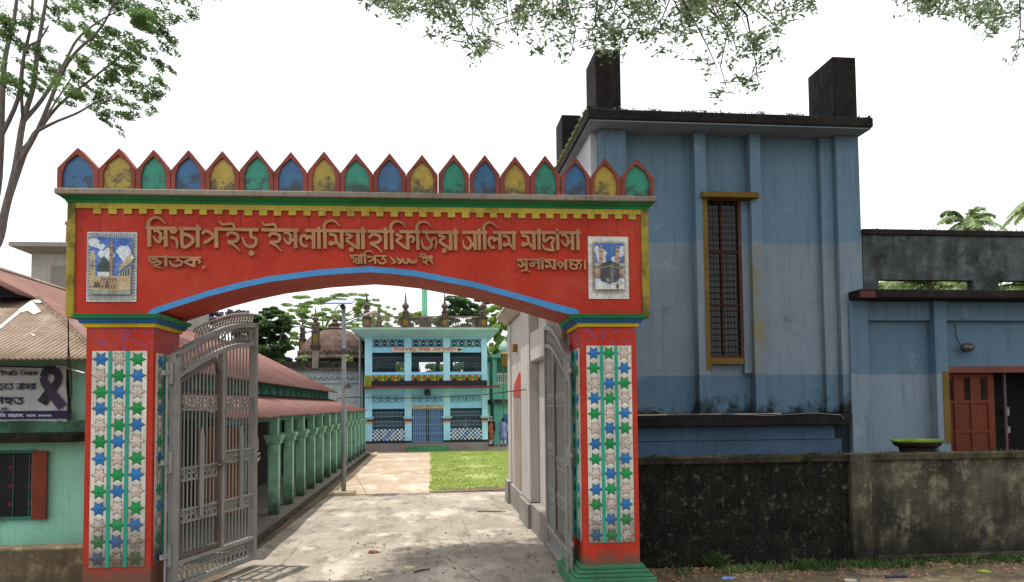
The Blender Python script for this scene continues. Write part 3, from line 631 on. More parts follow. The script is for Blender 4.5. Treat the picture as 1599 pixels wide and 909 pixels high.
    b = MB(); bars(b, x0+.045, x1-.06, lambda x_: zt(x_)-.055); b.build('bars', M_IRON, wicket)
    s = MB(); scrolls(s, x0+.05, x1-.065, 2.38, 2.56); scrolls(s, x0+.05, x1-.065, .92, 1.08); scrolls(s, x0+.05, x1-.065, 1.46, 1.62); s.build('scrollwork', M_IRON, wicket)
    h = MB(); h.tube([(x1-.14, -.06, 1.60), (x1+.10, -.06, 1.62)], .016, 8); h.box(x1-.06, x1-.02, -.065, -.03, 1.56, 1.66); h.build('bolt', M_IRON2, wicket)
    for xp in (L*.29, L*.78):
        p = MB().prism([(xp-.045, .95), (xp+.045, .95), (xp+.05, 2.0), (xp+.03, 2.1), (xp, 2.14), (xp-.03, 2.1), (xp-.05, 2.0)], 'y', -.052, -.04); p.build('pointed_plate', M_IRON, g)
    for zz in (.55, 1.72, 2.85):
        hh = MB(); hh.tube([(-.035, 0, zz-.14), (-.035, 0, zz+.14)], .034, 10); hh.box(-.19, -.03, -.02, .02, zz-.03, zz+.03); hh.build('hinge', M_IRON, g, bevel=.004)
    pp = MB().tube([(-.105, .0, .05), (-.105, .0, 2.98)], .016, 8); pp.build('hinge_rod', M_IRON, g)
    hd = MB(); hd.tube([(L+.0, -.02, 1.95), (L+.05, -.02, 1.92), (L+.05, -.02, 1.76), (L, -.02, 1.72)], .014, 6); hd.tube([(L, -.03, 1.66), (L+.08, -.03, 1.70), (L+.085, -.03, 1.62), (L, -.03, 1.56)], .012, 6); hd.build('handle', M_IRON, g)
gate_leaf('grey iron gate leaf standing open in front of the long tin roofed building', -3.28, 10.15, -2.68, 12.1, 1)
gate_leaf('grey iron gate leaf seen almost edge on against the white side wall', 1.86, 10.2, 1.93, 12.55, -1)

# ================================================================== LONG TIN ROOFED CLASSROOM BUILDING
M_TEAL = paint('sea_green_wall', '90c8b2', '54655a', .4, 1.6, .85, streak=.4); M_TEALD = paint('teal_trim_and_shade', '3a6f64', '2a332e', .45, 1.6, .85)
M_COLM = None
def col_mat():
    n = NT('column_green'); a = n.noise(3, 5); b = n.noise(5, 7, rough=.7); z = n.z(); st = n.noise(5, 5, (3, 3, .3))
    col = n.mix(n.ramp(a, .3, .7), srgb('76a590'), srgb('93c0a8')); col = n.mix(n.ramp(st, .55, .75, 0, .4), col, srgb('5b705c'))
    m = n.ramp(n.math('ADD', z, n.math('MULTIPLY', n.math('SUBTRACT', b, .5), 1.0)), .2, .75, .9, 0)
    return n.done(n.mix(m, col, srgb('2d3324')), .85, b, .01, .2)
M_COLM = col_mat()
def tin_mat(name, c1, c2, rust, pale, pale_amt):
    n = NT(name); a = n.noise(.9, 6, rough=.65); b = n.noise(4, 7, rough=.7); c = n.noise(1.4, 5, (1, 1, 1), off=(7, 3, 1))
    col = n.mix(n.ramp(a, .35, .65), srgb(c1), srgb(c2)); col = n.mix(n.ramp(b, .48, .72, 0, .7), col, srgb(rust))
    col = n.mix(n.ramp(c, .60, .66, 0, pale_amt), col, srgb(pale))
    x = n.n('ShaderNodeSeparateXYZ'); n.l(n.tc.outputs['Object'], x.inputs[0]); w = n.n('ShaderNodeTexWhiteNoise'); w.noise_dimensions = '2D'
    cb = n.n('ShaderNodeCombineXYZ'); n.l(n.math('FLOOR', n.math('DIVIDE', x.outputs[1 if name == 'red_tin' else 0], .76)), cb.inputs[0]); n.l(n.math('FLOOR', n.math('DIVIDE', x.outputs[2], 1.1)), cb.inputs[1]); n.l(cb.outputs[0], w.inputs['Vector'])
    col = n.mix(n.ramp(w.outputs[0], 0, 1, 0, .38), col, srgb(rust))
    st = n.noise(3, 5, (.35, 3, .35) if name == 'red_tin' else (3, .35, .35), off=(1, 8, 3)); col = n.mix(n.ramp(st, .55, .75, 0, .5), col, srgb(pale))
    return n.done(col, .6, b, .004, .35)
M_TINB = tin_mat('brown_tin', '8d7969', 'a38f7e', '69523f', 'c9c2b8', .55); M_TINR = tin_mat('red_tin', '683c33', '784a40', '472921', '957d73', .4)
def corrugated(name, mat_, par, o, du, dv, n, umax, v0, v1, pitch=.076, amp=.011, per=8, th=.012):
    """sheet from origin o; u along the eave, v up the slope, clipped to v0(u)..v1(u)"""
    o, du, dv = Vector(o), Vector(du).normalized(), Vector(dv).normalized(); nn = Vector(n).normalized()
    k = int(umax/pitch*per); U = np.linspace(0, umax, k+1); V = []; F = []
    for u in U:
        a, b = v0(u), v1(u)
        h = amp*math.sin(2*PI*u/pitch)
        for v in (a, max(a+.001, b)): V.append(o+du*u+dv*v+nn*h)
    for i in range(k): F.append((2*i, 2*i+2, 2*i+3, 2*i+1))
    mb = MB(); mb.add(V, F); ob = mb.build(name, mat_, par, smooth=True)
    s = ob.modifiers.new('sheet', 'SOLIDIFY'); s.thickness = th; return ob
cls = thing('classroom_building', 'long sea green classroom building with rusty tin roofs and a columned veranda', 'school building', (-8.8, 12, 0))
EX, EZ, RX, RZ, Y0, Y1, YG = -4.55, 3.10, -8.8, 5.28, 11.2, 38.5, 14.75
sl_ = Vector((RX-EX, 0, RZ-EZ)); SL = sl_.length; sn = Vector((RZ-EZ, 0, EX-RX)); sn = Vector((.456, 0, .89)); 
gx = -7.15; gz = EZ+(EX-gx)*(RZ-EZ)/(EX-RX); gv = (Vector((gx, 0, gz))-Vector((EX, 0, EZ))).length
def hipv(u): # right slope starts at the hip line
    return max(0, (u)/(YG-Y0))*gv
w_ = MB()
w_.box(-13.1, -4.95, 12.0, 12.22, 0, 3.28); w_.m(1).box(-5.15, -4.95, 12.22, 38.0, 0, 3.28); w_.m(0); w_.box(-13.1, -4.95, 37.8, 38.0, 0, 3.06); w_.box(-13.1, -12.9, 12.22, 37.8, 0, 3.06)  # darker teal on the veranda wall puts the veranda's shade into its colour
wall = w_.build('wall', [M_TEAL, M_TEALD], cls)
# right slope: main part from the gable to the far end, plus the hip piece
rf = corrugated('roof', M_TINR, cls, (EX, YG, EZ), (0, 1, 0), sl_, sn, Y1-YG, lambda u: 0, lambda u: SL)
corrugated('roof', M_TINR, cls, (EX, Y0, EZ), (0, 1, 0), sl_, sn, YG-Y0, lambda u: 0, lambda u: u/(YG-Y0)*gv)
corrugated('roof', M_TINR, cls, (RX, YG-.75, RZ), (0, 1, 0), (-(EX-RX), 0, EZ-RZ), (-.456, 0, .89), Y1-YG+.75, lambda u: 0, lambda u: SL)
corrugated('roof', M_TINR, cls, (gx, YG-.75, gz), (0, 1, 0), sl_, sn, .75, lambda u: 0, lambda u: SL-gv)
HL = 2*(RX-EX); fv = Vector((0, YG-Y0, gz-EZ)); FL = fv.length; fn = Vector((0, -(gz-EZ), YG-Y0)); hw = -HL
corrugated('roof', M_TINB, cls, (EX, Y0, EZ), (-1, 0, 0), fv, fn, hw, lambda u: 0, lambda u: FL*min(1, u/(EX-gx), (hw-u)/(EX-gx)))
MB().prism([(gx-.02, gz), (2*RX-gx, gz), (RX, RZ-.02)], 'y', YG+.02, YG+.12).build('gable_wall', plain('dark_gable', '2b2b30', .9), cls)
r_ = MB(); r_.tube([(EX, Y0, EZ+.02), (gx, YG, gz+.02)], .022, 6)
for i in range(40):
    t = i/39; r_.box(EX+(gx-EX)*t-.02, EX+(gx-EX)*t+.02, Y0+(YG-Y0)*t-.02, Y0+(YG-Y0)*t+.02, EZ+(gz-EZ)*t+.02, EZ+(gz-EZ)*t+.05)
r_.tube([(RX, YG-.75, RZ+.02), (RX, Y1, RZ+.02)], .05, 6); r_.build('ridge_cap', M_TINB, cls)
r_ = MB().prism([(gx-.45, gz+.012), (gx-.2, gz+.012), (gx+.25, gz-.16), (gx+.10, gz-.26), (gx-.55, gz-.28)], 'y', YG-.62, YG-.60)
pl = MB()   # pale patched sheet where the hip meets the gable
fnn = fn.normalized(); _c0 = Vector((EX, Y0, EZ))+fnn*.03
def on_front(px, py): r = ray(px, py); return tuple(EYE+r*((_c0-EYE).dot(fnn)/r.dot(fnn)))
for pts in ([(49, 468.5), (28, 484), (33, 488), (43, 485), (52, 491), (64, 486.5), (54, 474)], [(28, 485), (0, 508), (-14, 521), (-14, 524), (2, 512), (32, 488)], [(50, 468.5), (56, 473), (62, 473), (72, 470.5), (64, 468.5)], [(48, 521), (50, 523.5), (54, 524.5), (54, 522)]):
    a = [on_front(*p) for p in pts]; pl.add(a+[tuple(Vector(p)-fnn*.006) for p in a], [tuple(range(len(a))), tuple(range(len(a), 2*len(a)))[::-1]])
pl.build('roof_patch', paint('pale_patch', 'c3bfb8', '8a8178', .3, 4), cls)
# front ledge, window
lg = MB().frustum((-13.1, -5.1, 11.66, 12, 1.93), (-13.1, -5.0, 11.60, 12, 2.06)); lg.build('sunshade', mossy('mossy_ledge', '1d1d17', '3a3a2c', '6f7768', '44502c'), cls, bevel=.015)
MB().box(-13.1, -4.93, 11.9, 12, 2.07, 2.24).build('stained_band', paint('stained_teal', '4d7a66', '2a3327', .7, 2.5, .9, edge=.46), cls)
wn = MB().box(-6.95, -5.83, 11.985, 12.0-.001, .84, 1.77).build('window', plain('dark_room', '0b0a10', .6), cls)
cu = MB()
for i in range(4):
    for j in range(3):
        cx, cz = -6.72+i*.27, 1.02+j*.27
        cu.add([(cx, 11.982, cz), (cx+.045, 11.982, cz-.035), (cx+.09, 11.982, cz), (cx+.045, 11.982, cz+.04)], [(0, 1, 2, 3)])
cu.build('curtain_flowers', plain('curtain_red', '6b1b30', .9), wn)
fr = MB(); fr.box(-5.83, -5.79, 11.94, 12, .80, 1.81); fr.box(-6.95, -5.83, 11.94, 12, 1.77, 1.81); fr.box(-6.95, -5.83, 11.94, 12, .80, .84)
for i in range(5): fr.tube([(-6.75+i*.22, 11.965, .84), (-6.75+i*.22, 11.965, 1.77)], .006, 5)
fr.build('frame', M_TEALD, wn)
MB().box(-5.80, -5.60, 11.90, 11.935, .80, 1.80).build('shutter', paint('rust_shutter', '7a3a25', '3d241b', .5, 4), cls)
# low eave wall with vents, veranda
v_ = MB()
for i in range(21):
    y = 13.6+i*1.17
    v_.box(-4.955, -4.93, y, y+.42, 2.80, 3.02)
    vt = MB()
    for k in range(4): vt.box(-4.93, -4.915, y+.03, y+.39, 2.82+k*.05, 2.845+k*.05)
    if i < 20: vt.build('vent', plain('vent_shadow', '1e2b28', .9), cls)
v_.build('vent_panels', M_TEALD, cls)
VX0, VZ0, VX1, VZ1 = -3.12, 2.22, -4.93, 2.78
vs_ = Vector((VX1-VX0, 0, VZ1-VZ0))
corrugated('veranda_roof', M_TINR, cls, (VX0, 12.6, VZ0), (0, 1, 0), vs_, (VZ1-VZ0, 0, VX0-VX1), 38.6-12.6, lambda u: .03*math.sin(u*1.7)*math.sin(u*.6), lambda u: vs_.length)
MB().box(-4.94, -3.14, 12.4, 39, 0, .15).build('veranda_floor', paint('veranda_cement', '79736a', '4a4234', .5, 2.5, .9), cls)
MB().box(-3.138, -3.02, 12.4, 39, 0, .06).build('drain_edge', mossy('mossy_kerb', '2a261d', '4f473a', '7c725f', '4a5230', .6), cls)
dm = paint('door_brown', '6a4024', '2e1c12', .4, 4)
for i, y in enumerate((15.6, 18.5, 22.8, 27.2, 31.6, 35.6)):
    d = MB().box(-4.948, -4.90, y-.9, y+1.0, .15, 2.15).build('door', plain('doorway_shade', '17120f', .9), cls)  # near-black slab stands in for the shade of an open doorway
    if i == 0: MB().box(-4.9, -4.0, y+1.02, y+1.06, .17, 2.0).build('door_panel', paint('door_orange', 'a8683a', '5a3520', .4, 4), cls)
for i in range(0, 14):
    y = 16.7+1.67*i; x = -3.30
    c = MB(); c.box(x-.105, x+.105, y-.105, y+.105, .15, 1.62)
    c.frustum((x-.125, x+.125, y-.125, y+.125, 1.621), (x-.16, x+.16, y-.16, y+.16, 1.67)); c.box(x-.15, x+.15, y-.15, y+.15, 1.671, 1.70)
    c.frustum((x-.15, x+.15, y-.15, y+.15, 1.701), (x-.185, x+.185, y-.185, y+.185, 1.78)); c.box(x-.19, x+.19, y-.19, y+.19, 1.781, 1.815)
    c.box(x-.085, x+.085, y-.085, y+.085, 1.816, 2.235)
    for s in (-1, 1):   # cusped bracket below the capital
        c.prism([(y+s*.12, 1.62), (y+s*.22, 1.62), (y+s*.21, 1.57), (y+s*.17, 1.56), (y+s*.165, 1.49), (y+s*.14, 1.47), (y+s*.12, 1.40)], 'x', x-.05, x+.05)
    c.build('column', M_COLM, cls, bevel=.008)
b_ = MB().box(-3.36, -3.24, 12.6, 38.5, 2.12, 2.20); b_.build('eave_beam', M_TEALD, cls)

# banner on the near end
BY = 11.9
ban = thing('banner', 'white mourning banner with Bengali lines and a black ribbon on the green end wall', 'banner', (-6.5, BY, 2.2))
def bsheet():
    mb = MB(); nx, nz = 40, 16; x0, x1 = -7.6, -5.335
    z0 = lambda x: 2.235+.01*math.sin(x*5); z1 = lambda x: 3.035+(x+5.335)*.008-.02*max(0, math.sin((x+5.335)*3.2))
    v = [(x0+(x1-x0)*i/nx, BY-.012*math.sin(i*.9+j*.5)*math.sin(j*.8)-.006*math.sin(i*2.1), z0(x0+(x1-x0)*i/nx)+(z1(x0+(x1-x0)*i/nx)-z0(x0+(x1-x0)*i/nx))*j/nz) for i in range(nx+1) for j in range(nz+1)]
    f = [(i*(nz+1)+j, (i+1)*(nz+1)+j, (i+1)*(nz+1)+j+1, i*(nz+1)+j+1) for i in range(nx) for j in range(nz)]
    mb.add(v, f); return mb
bs = bsheet().build('cloth', paint('banner_white', 'b3b9bd', '7d858a', .3, 2.5, .6, streak=.2), ban, smooth=True)
BI = plain('banner_ink', '1c1630', .6)
def bp(px, py): p = at(px, py, BY-.02); return (p.x, p.z)
def bline(L, px0, px1, yt, yf, m_=BI, bold=1.05):
    a, b, f = bp(px0, yt), bp(px1, yt), bp(px0, yf); mb = MB(); write(mb, glyphs(L), a[0], b[0], a[1], f[1], BY-.026, .004, b[1], bold); mb.build('lettering', m_, ban)
bline('ক _ ই ং রে ি জ _ ি শ ক্ষ ক', -14, 59, 580.4, 586.5, bold=1.15); bline('মৃ ত্যু ে ত _ অ া ম র া', -12, 56, 598.8, 608.6, bold=1.1)
bline('শ ক া হ ত', -34, 37, 620.5, 631, bold=1.3); bline('ক ি র', 1, 11.5, 637.3, 640.8)
a0, a1 = bp(-40, 642.5), bp(110, 653.5)
MB().box(a0[0], a1[0], BY-.024, BY-.02, a1[1], a0[1]).build('dark_strip', plain('banner_navy', '221c45', .6), ban)
BW = plain('banner_pale_ink', 'c9cdd6', .6)
bline('ল ি ম _ ম া দ্র া স া ,', -6, 38, 646.7, 651.2, BW, 1.1); bline('ছ া ত ক ,', 41, 57, 647.4, 650.8, BW, 1.1); bline('সু ন া ম গ ঞ্জ ।', 60, 81, 647.6, 650.6, BW, 1.1)
rb = MB(); RP = lambda L: [bp(8.26**-1*x, 560+y/8.26) for x, y in L]
rb.stroke(RP([(640, 440), (720, 480), (810, 640)][:0] or [(560, 240), (590, 170), (655, 145), (720, 170), (758, 240), (740, 310), (650, 420), (540, 575)]), [.075*.42*k for k in (3.2, 3.4, 3.6, 3.4, 3.2, 3.3, 4.2, 4.6)], BY-.030, .003)
rb.m(1).stroke(RP([(556, 235), (575, 310), (650, 410), (715, 510), (810, 625)]), [.075*.42*k for k in (3.0, 3.3, 4.0, 4.2, 4.4)], BY-.034, .003)
rb.build('ribbon', [plain('ribbon_dark', '1d1527', .5), plain('ribbon_purple', '352347', .5)], ban)
st = MB().tube([at(-30, 571, 11.86), at(60, 573.5, 11.86), at(97, 572, 11.86)], .012, 6); st.build('top_cord', plain('cord_dark', '2d2f2c', .8), ban)
tag(MB().tube([at(88, 572, 11.84), at(100, 572.5, 11.82), at(115, 578, 11.3), at(132, 582.5, 10.8)], .009, 6).build('string', plain('pale_string', 'c9c9c0', .8)), 'pale string tied from banner corner towards the red pillar', 'string')
wi = MB(); wi.tube([at(106.5, 498, 10.2), at(107, 530, 10.5), at(106, 560, 11.0), at(108, 600, 11.4), at(109, 652, 11.7)], .008, 6)
wi.tube([at(107, 540, 10.55), at(111, 580, 11.1), at(112, 610, 11.4), at(109, 634, 11.6)], .007, 6); wi.tube([at(106, 575, 11.1), at(105, 600, 11.4), at(108, 628, 11.6), at(110, 645, 11.65)], .018, 6)
tag(wi.build('hanging_wire', plain('wire_black', '1b1a1c', .6)), 'dark hanging wires looped down beside the right edge of the banner', 'wire')
lw = MB().box(-13, -4.27, 10.55, 10.85, 0, .62); lw.add([], [])
tag(lw.build('low_wall', mossy('low_wall_plaster', '4b4234', '6b5f4c', '9a8f78', '4b4c30', .56, 2.4, (.0, .3, .4, '3a3126')), bevel=.03), 'low brown plaster wall in front of the green building', 'wall')

# grey concrete roof tower far left with a tank
tw = thing('concrete_tower', 'pale concrete stair tower with flat slab roof behind the brown tin roof', 'building', (-14, 31, 0))
MC = paint('pale_concrete', 'a19e98', '5f5b55', .35, .8, .9, streak=.35)
MB().box(-14.8, -9.5, 30, 34, 0, 8.26).build('wall', MC, tw); MB().frustum((-14.9, -9.4, 29.9, 34.1, 8.262), (-15.35, -9.0, 29.5, 34.5, 8.42)).box(-15.36, -9, 29.5, 34.5, 8.421, 8.58).build('roof_slab', MC, tw)
MB().box(-14.1, -10, 29.985, 30, 5.5, 7.8).build('plaster_panel', paint('tower_plaster', '8f8a83', '5f5b55', .3, 1, .9), tw)
MB().lathe([(.75, 8.6), (.80, 8.9), (.78, 9.5), (.84, 9.55), (.80, 9.62), (.45, 9.9), (.2, 9.95)], (-13.2, 31, 0), 20).build('water_tank', paint('tank_rust', 'a4765a', '6a4c3a', .5, 2), tw)

# ================================================================== WHITE SIDE WALL BUILDING (right of the drive)
wb = thing('side_building', 'white plastered side building with pilasters and an orange painted arch niche', 'building', (3, 15, 0))
MW = paint('white_plaster', 'b9b4b0', '75685a', .4, 1.3, .85, streak=.35, var=.12)
MB().box(2.12, 2.95, 11.6, 19.2, 0, 4.6).box(1.985, 2.119, 16.21, 18.59, .5, 4.42).build('wall', MW, wb)
MB().box(1.95, 2.118, 18.6, 19.2, .5, 4.4).build('pilaster', MW, wb, bevel=.01); MB().box(1.93, 2.118, 14.85, 16.2, .5, 4.42).build('pilaster', MW, wb, bevel=.01); MB().box(1.95, 2.118, 11.65, 12.6, .5, 4.4).build('pilaster', MW, wb, bevel=.01)
MB().box(1.96, 2.117, 12.62, 14.83, 3.25, 3.8).build('lintel_box', MW, wb, bevel=.01)
MB().frustum((1.9, 3.0, 11.5, 19.3, 4.43), (1.72, 3.0, 11.5, 19.5, 4.62)).box(1.70, 3.0, 11.5, 19.52, 4.621, 4.70).build('cornice', paint('cornice_cement', 'b0a69b', '4a4036', .55, 2.5, .9), wb)
MG = paint('plinth_cement', '8a857f', '4f473d', .45, 2, .9, streak=.5)
MB().box(1.93, 2.119, 16.25, 18.58, 0, .5).box(1.86, 2.119, 14.75, 16.24, 0, .48).box(1.93, 2.119, 11.6, 14.74, 0, .5).box(1.86, 2.119, 18.59, 19.3, 0, .55).build('plinth', MG, wb, bevel=.015)
def archp(y0, y1, z0, zs, zt): return [(y0, z0), (y1, z0), (y1, zs), (y1-(y1-y0)*.12, zs+(zt-zs)*.5), ((y0+y1)/2, zt), (y0+(y1-y0)*.12, zs+(zt-zs)*.5), (y0, zs)]
MB().prism(archp(15.55, 18.1, 2.60, 2.66, 3.14), 'x', 1.965, 1.984).build('arch_niche', paint('orange_paint', 'b8432c', '7a3a2a', .3, 3), wb)
MB().prism([(16.7, .52), (18.1, .52), (18.1, 2.58), (16.7, 2.58)], 'x', 1.975, 1.984).build('niche_panel', paint('rain_stained', '9a8f85', '6b4d30', .6, 2, .9, streak=.6), wb)
l_ = MB().box(1.88, 1.984, 17.25, 17.5, 3.62, 3.80); l_.build('lamp_box', paint('brass_box', '8f6a3a', '4a3a26', .4, 5), wb, bevel=.02)

# ================================================================== SOLAR STREET LAMP
sp = thing('solar_street_lamp', 'grey solar street lamp post standing on a square concrete foot', 'street lamp', (-2.36, 21.3, 0))
MS = plain('galvanised', '8f9296', .45, .4, .3)
MB().frustum((-2.66, -2.04, 21.02, 21.6, 0), (-2.64, -2.06, 21.04, 21.58, .10)).build('concrete_foot', paint('foot_cement', '9a8b72', '5c5240', .4, 5), sp, bevel=.015)
MB().lathe([(.065, .1), (.06, 2.4), (.055, 4.6), (.05, 5.12)], (-2.36, 21.3, 0), 12).build('pole', MS, sp, smooth=True)
MB().add([(-2.84, 21.0, 5.19), (-2.12, 21.0, 5.19), (-2.05, 21.62, 5.36), (-2.70, 21.62, 5.36), (-2.84, 21.0, 5.225), (-2.12, 21.0, 5.225), (-2.05, 21.62, 5.395), (-2.70, 21.62, 5.395)], [(3, 2, 1, 0), (4, 5, 6, 7), (0, 1, 5, 4), (1, 2, 6, 5), (2, 3, 7, 6), (3, 0, 4, 7)]).build('solar_panel', plain('panel_glass', '7f86a2', .3, .5), sp)
MB().tube([(-2.36, 21.3, 5.1), (-2.42, 21.3, 5.22)], .07, 8).lathe([(.075, 3.85), (.075, 4.0)], (-2.36, 21.3, 0), 10).build('clamp', plain('clamp_dark', '4a4744', .6), sp)
MB().tube([(-2.36, 21.3, 4.62), (-2.1, 21.25, 4.78), (-1.75, 21.2, 4.92)], .02, 8).build('arm', MS, sp)
MB().add([(-1.82, 21.1, 4.88), (-1.40, 21.1, 4.97), (-1.40, 21.3, 4.97), (-1.82, 21.3, 4.88), (-1.80, 21.12, 4.94), (-1.5, 21.12, 5.06), (-1.5, 21.28, 5.06), (-1.80, 21.28, 4.94)], [(3, 2, 1, 0), (4, 5, 6, 7), (0, 1, 5, 4), (1, 2, 6, 5), (2, 3, 7, 6), (3, 0, 4, 7)]).build('lamp_head', plain('lamp_shell', 'a39a8c', .5), sp, bevel=.02)
MB().box(-2.32, -2.16, 21.2, 21.26, 2.9, 2.98).lathe([(.04, 2.98), (.06, 3.03), (.03, 3.08)], (-2.22, 21.22, 0), 10).build('camera_mount', plain('mount_grey', '5d5e5f', .6), sp)
tag(MB().tube([(2.0, 15.2, 2.72), (1.0, 17, 2.62), (-.6, 19.3, 2.60), (-2.33, 21.28, 2.66), (-3.6, 30, 2.7), (-3.9, 43, 3.0)], .012, 6).build('overhead_cable', plain('cable_black', '26292a', .6)), 'thin black cable strung across the drive by way of the solar lamp post', 'cable')

# ================================================================== TWO STOREY BLUE MOSQUE
mo = thing('mosque', 'two storey sky blue mosque with patterned grilles and a roof terrace of spires', 'mosque', (-.2, 41, 0))
MBL = paint('sky_blue_wall', '96d4ff', '7fb2cc', .15, 1.1, .8, streak=.22, var=.14); MBP = paint('pale_sky_blue', 'aadfff', '92bccd', .15, 1.2, .8, streak=.25); MBR = paint('bright_blue', '4fb0e0', '3d7088', .25, 1.5, .75)
MDK = plain('dark_base', '2a2830', .7); MBK = plain('interior_dark', '3b3f44', .9); MPL = paint('plinth_grey', '8e8582', '5d554e', .35, 1.5, .9); MRD = paint('maroon_edge', '74383a', '3f2a2a', .4, 2)
XL, XR = -3.47, 3.05; PX = [(-3.45, -3.07), (-1.36, -1.0), (.70, 1.06), (2.76, 3.06)]
pl_ = MB().box(XL-.05, XR+.04, 40.95, 50, 0, .44); pl_.build('plinth', MPL, mo)
MB().box(-1.32, 1.04, 40.3, 40.948, 0, .12).box(-1.15, .86, 40.55, 40.947, .121, .26).build('front_step', paint('green_step', '4f8a5f', '36453a', .5, 2.5), mo)
# walls: solid sides, back wall with openings, floors
sw = MB(); sw.box(XL, XL+.2, 41.4, 50, .44, 6.1); sw.box(XR-.2, XR, 41.4, 50, .44, 6.1)
sw.box(XL+.2, XR-.2, 49.8, 50, .44, 4.3); sw.box(XL+.2, XR-.2, 49.8, 50, 5.25, 6.1)
for a, b in ((XL+.2, -2.2), (-1.2, -.75), (.35, .62), (1.2, 1.5), (2.2, XR-.2)): sw.box(a, b, 49.8, 50, 4.3, 5.25)
sw.build('side_walls', paint('interior_teal', '6f8f96', '4d5f63', .3, 1), mo)
MB().box(XL+.01, XR-.01, 41.4, 49.99, 3.2, 3.44).build('floor_slab', MBK, mo)
for a, b in PX:
    MB().box(a, b, 40.98, 41.36, .44, 3.33).build('lower_pier', MBP, mo, bevel=.01); MB().box(a, b, 40.99, 41.36, 3.75, 6.06).build('upper_pier', MBP, mo, bevel=.01)
for i in range(3):
    fb = MB(); ub = MB()
    a, b = PX[i][1]+.002, PX[i+1][0]-.002
    fb.box(a, b, 41.03, 41.35, 2.27, 3.33); ub.box(a, b, 41.04, 41.35, 5.27, 5.55); ub.box(a, b, 41.04, 41.35, 5.98, 6.06); ub.box(a, b, 41.0, 41.35, 4.065, 4.22)
    ub.box(a, a+.03, 41.04, 41.35, 5.551, 5.979); ub.box(b-.03, b, 41.04, 41.35, 5.551, 5.979)
    fb.build('lower_beam', MBL, mo); ub.build('window_surround', MBL, mo)
for a, b in PX:   # grey-banded pier capitals
    c = MB(); c.m(0).frustum((a-.03, b+.03, 40.95, 41.3, 1.72), (a-.11, b+.11, 40.87, 41.3, 1.84)).m(1).box(a-.03, b+.03, 40.955, 41.3, 1.60, 1.719).m(2).box(a-.02, b+.02, 40.96, 41.3, 1.50, 1.599)
    c.m(3).box(a-.015, b+.015, 40.965, 41.3, .441, .57)
    c.build('pier_capital', [MBP, MRD, paint('cap_cream', 'b3a58a', '6d6250', .3, 3), MDK], mo)
# patterned band, black band, maroon sunshade
pb = MB(); bandm = [plain('band_'+n_, c_, .6) for n_, c_ in (('black', '23231f'), ('green', '3f7d3a'), ('yellow', 'a8a23c'), ('orange', 'c06a2a'), ('red', '8f2f26'))]
for i in range(3):
    a, b = PX[i][1]+.003, PX[i+1][0]-.003; n = 5; u = (b-a)/n; z0, z1 = 3.755, 4.06; zm = (z0+z1)/2; y = 41.02
    pb.m(0).box(a, b, y+.002, 41.3, z0, z1)
    for k in range(n):
        x = a+u*k; s = u*.26
        pb.m(4).quad((x, y, z0), (x+s*.45, y, z0), (x+s*.45, y, z1), (x, y, z1)); pb.m(3).quad((x+s*.45, y, z0), (x+s, y, z0), (x+s, y, z1), (x+s*.45, y, z1))
        xm = x+(s+u)/2; xa, xb = x+s, x+u
        pb.m(1).quad((xa, y, z0), (xm, y, zm), (xa, y, z1)); pb.m(1).quad((xb, y, z1), (xm, y, zm), (xb, y, z0))
        pb.m(2).quad((xa+.02, y-.001, z1), (xm, y-.001, zm+.01), (xb-.02, y-.001, z1)); pb.m(2 if k % 2 else 0).quad((xa+.02, y-.001, z0), (xb-.02, y-.001, z0), (xm, y-.001, zm-.01))
pb.build('patterned_band', bandm, mo)
MB().box(XL+.38, XR+.005, 40.96, 41.36, 3.47, 3.748).build('black_band', MDK, mo)
MB().box(XL-.02, XL+.37, 40.955, 41.36, 3.47, 4.05).build('corner_block', paint('yellow_green', '9a9a3a', '3d7a4a', .7, 4, edge=.5), mo)
MB().frustum((-3.5, 3.62, 40.0, 41.37, 3.335), (-3.5, 3.62, 40.0, 41.37, 3.40)).build('sunshade', MBP, mo); MB().box(-3.52, 3.64, 39.95, 39.998, 3.32, 3.44).box(-3.52, 3.64, 39.998, 41.37, 3.402, 3.44).build('sunshade_edge', MRD, mo)
# cornice + terrace
MB().frustum((XL-.02, XR+.02, 40.97, 50.1, 6.062), (-4.06, 3.62, 39.95, 50.5, 6.36)).build('cornice', MBP, mo)
co_ = MB(); co_.box(-4.08, 3.64, 39.92, 50.5, 6.362, 6.50)
co_.build('cornice_edge', paint('cornice_teal', '7fb0a6', '46584f', .6, 3, streak=.5), mo)
st = MB()
for i in range(64): st.box(-4.0+i*.118, -4.0+i*.118+.07, 39.905, 39.918, 6.39, 6.47)
st.build('cornice_dentils', paint('dentil_pale', 'c0cdc4', '6a7a70', .4, 4), mo)
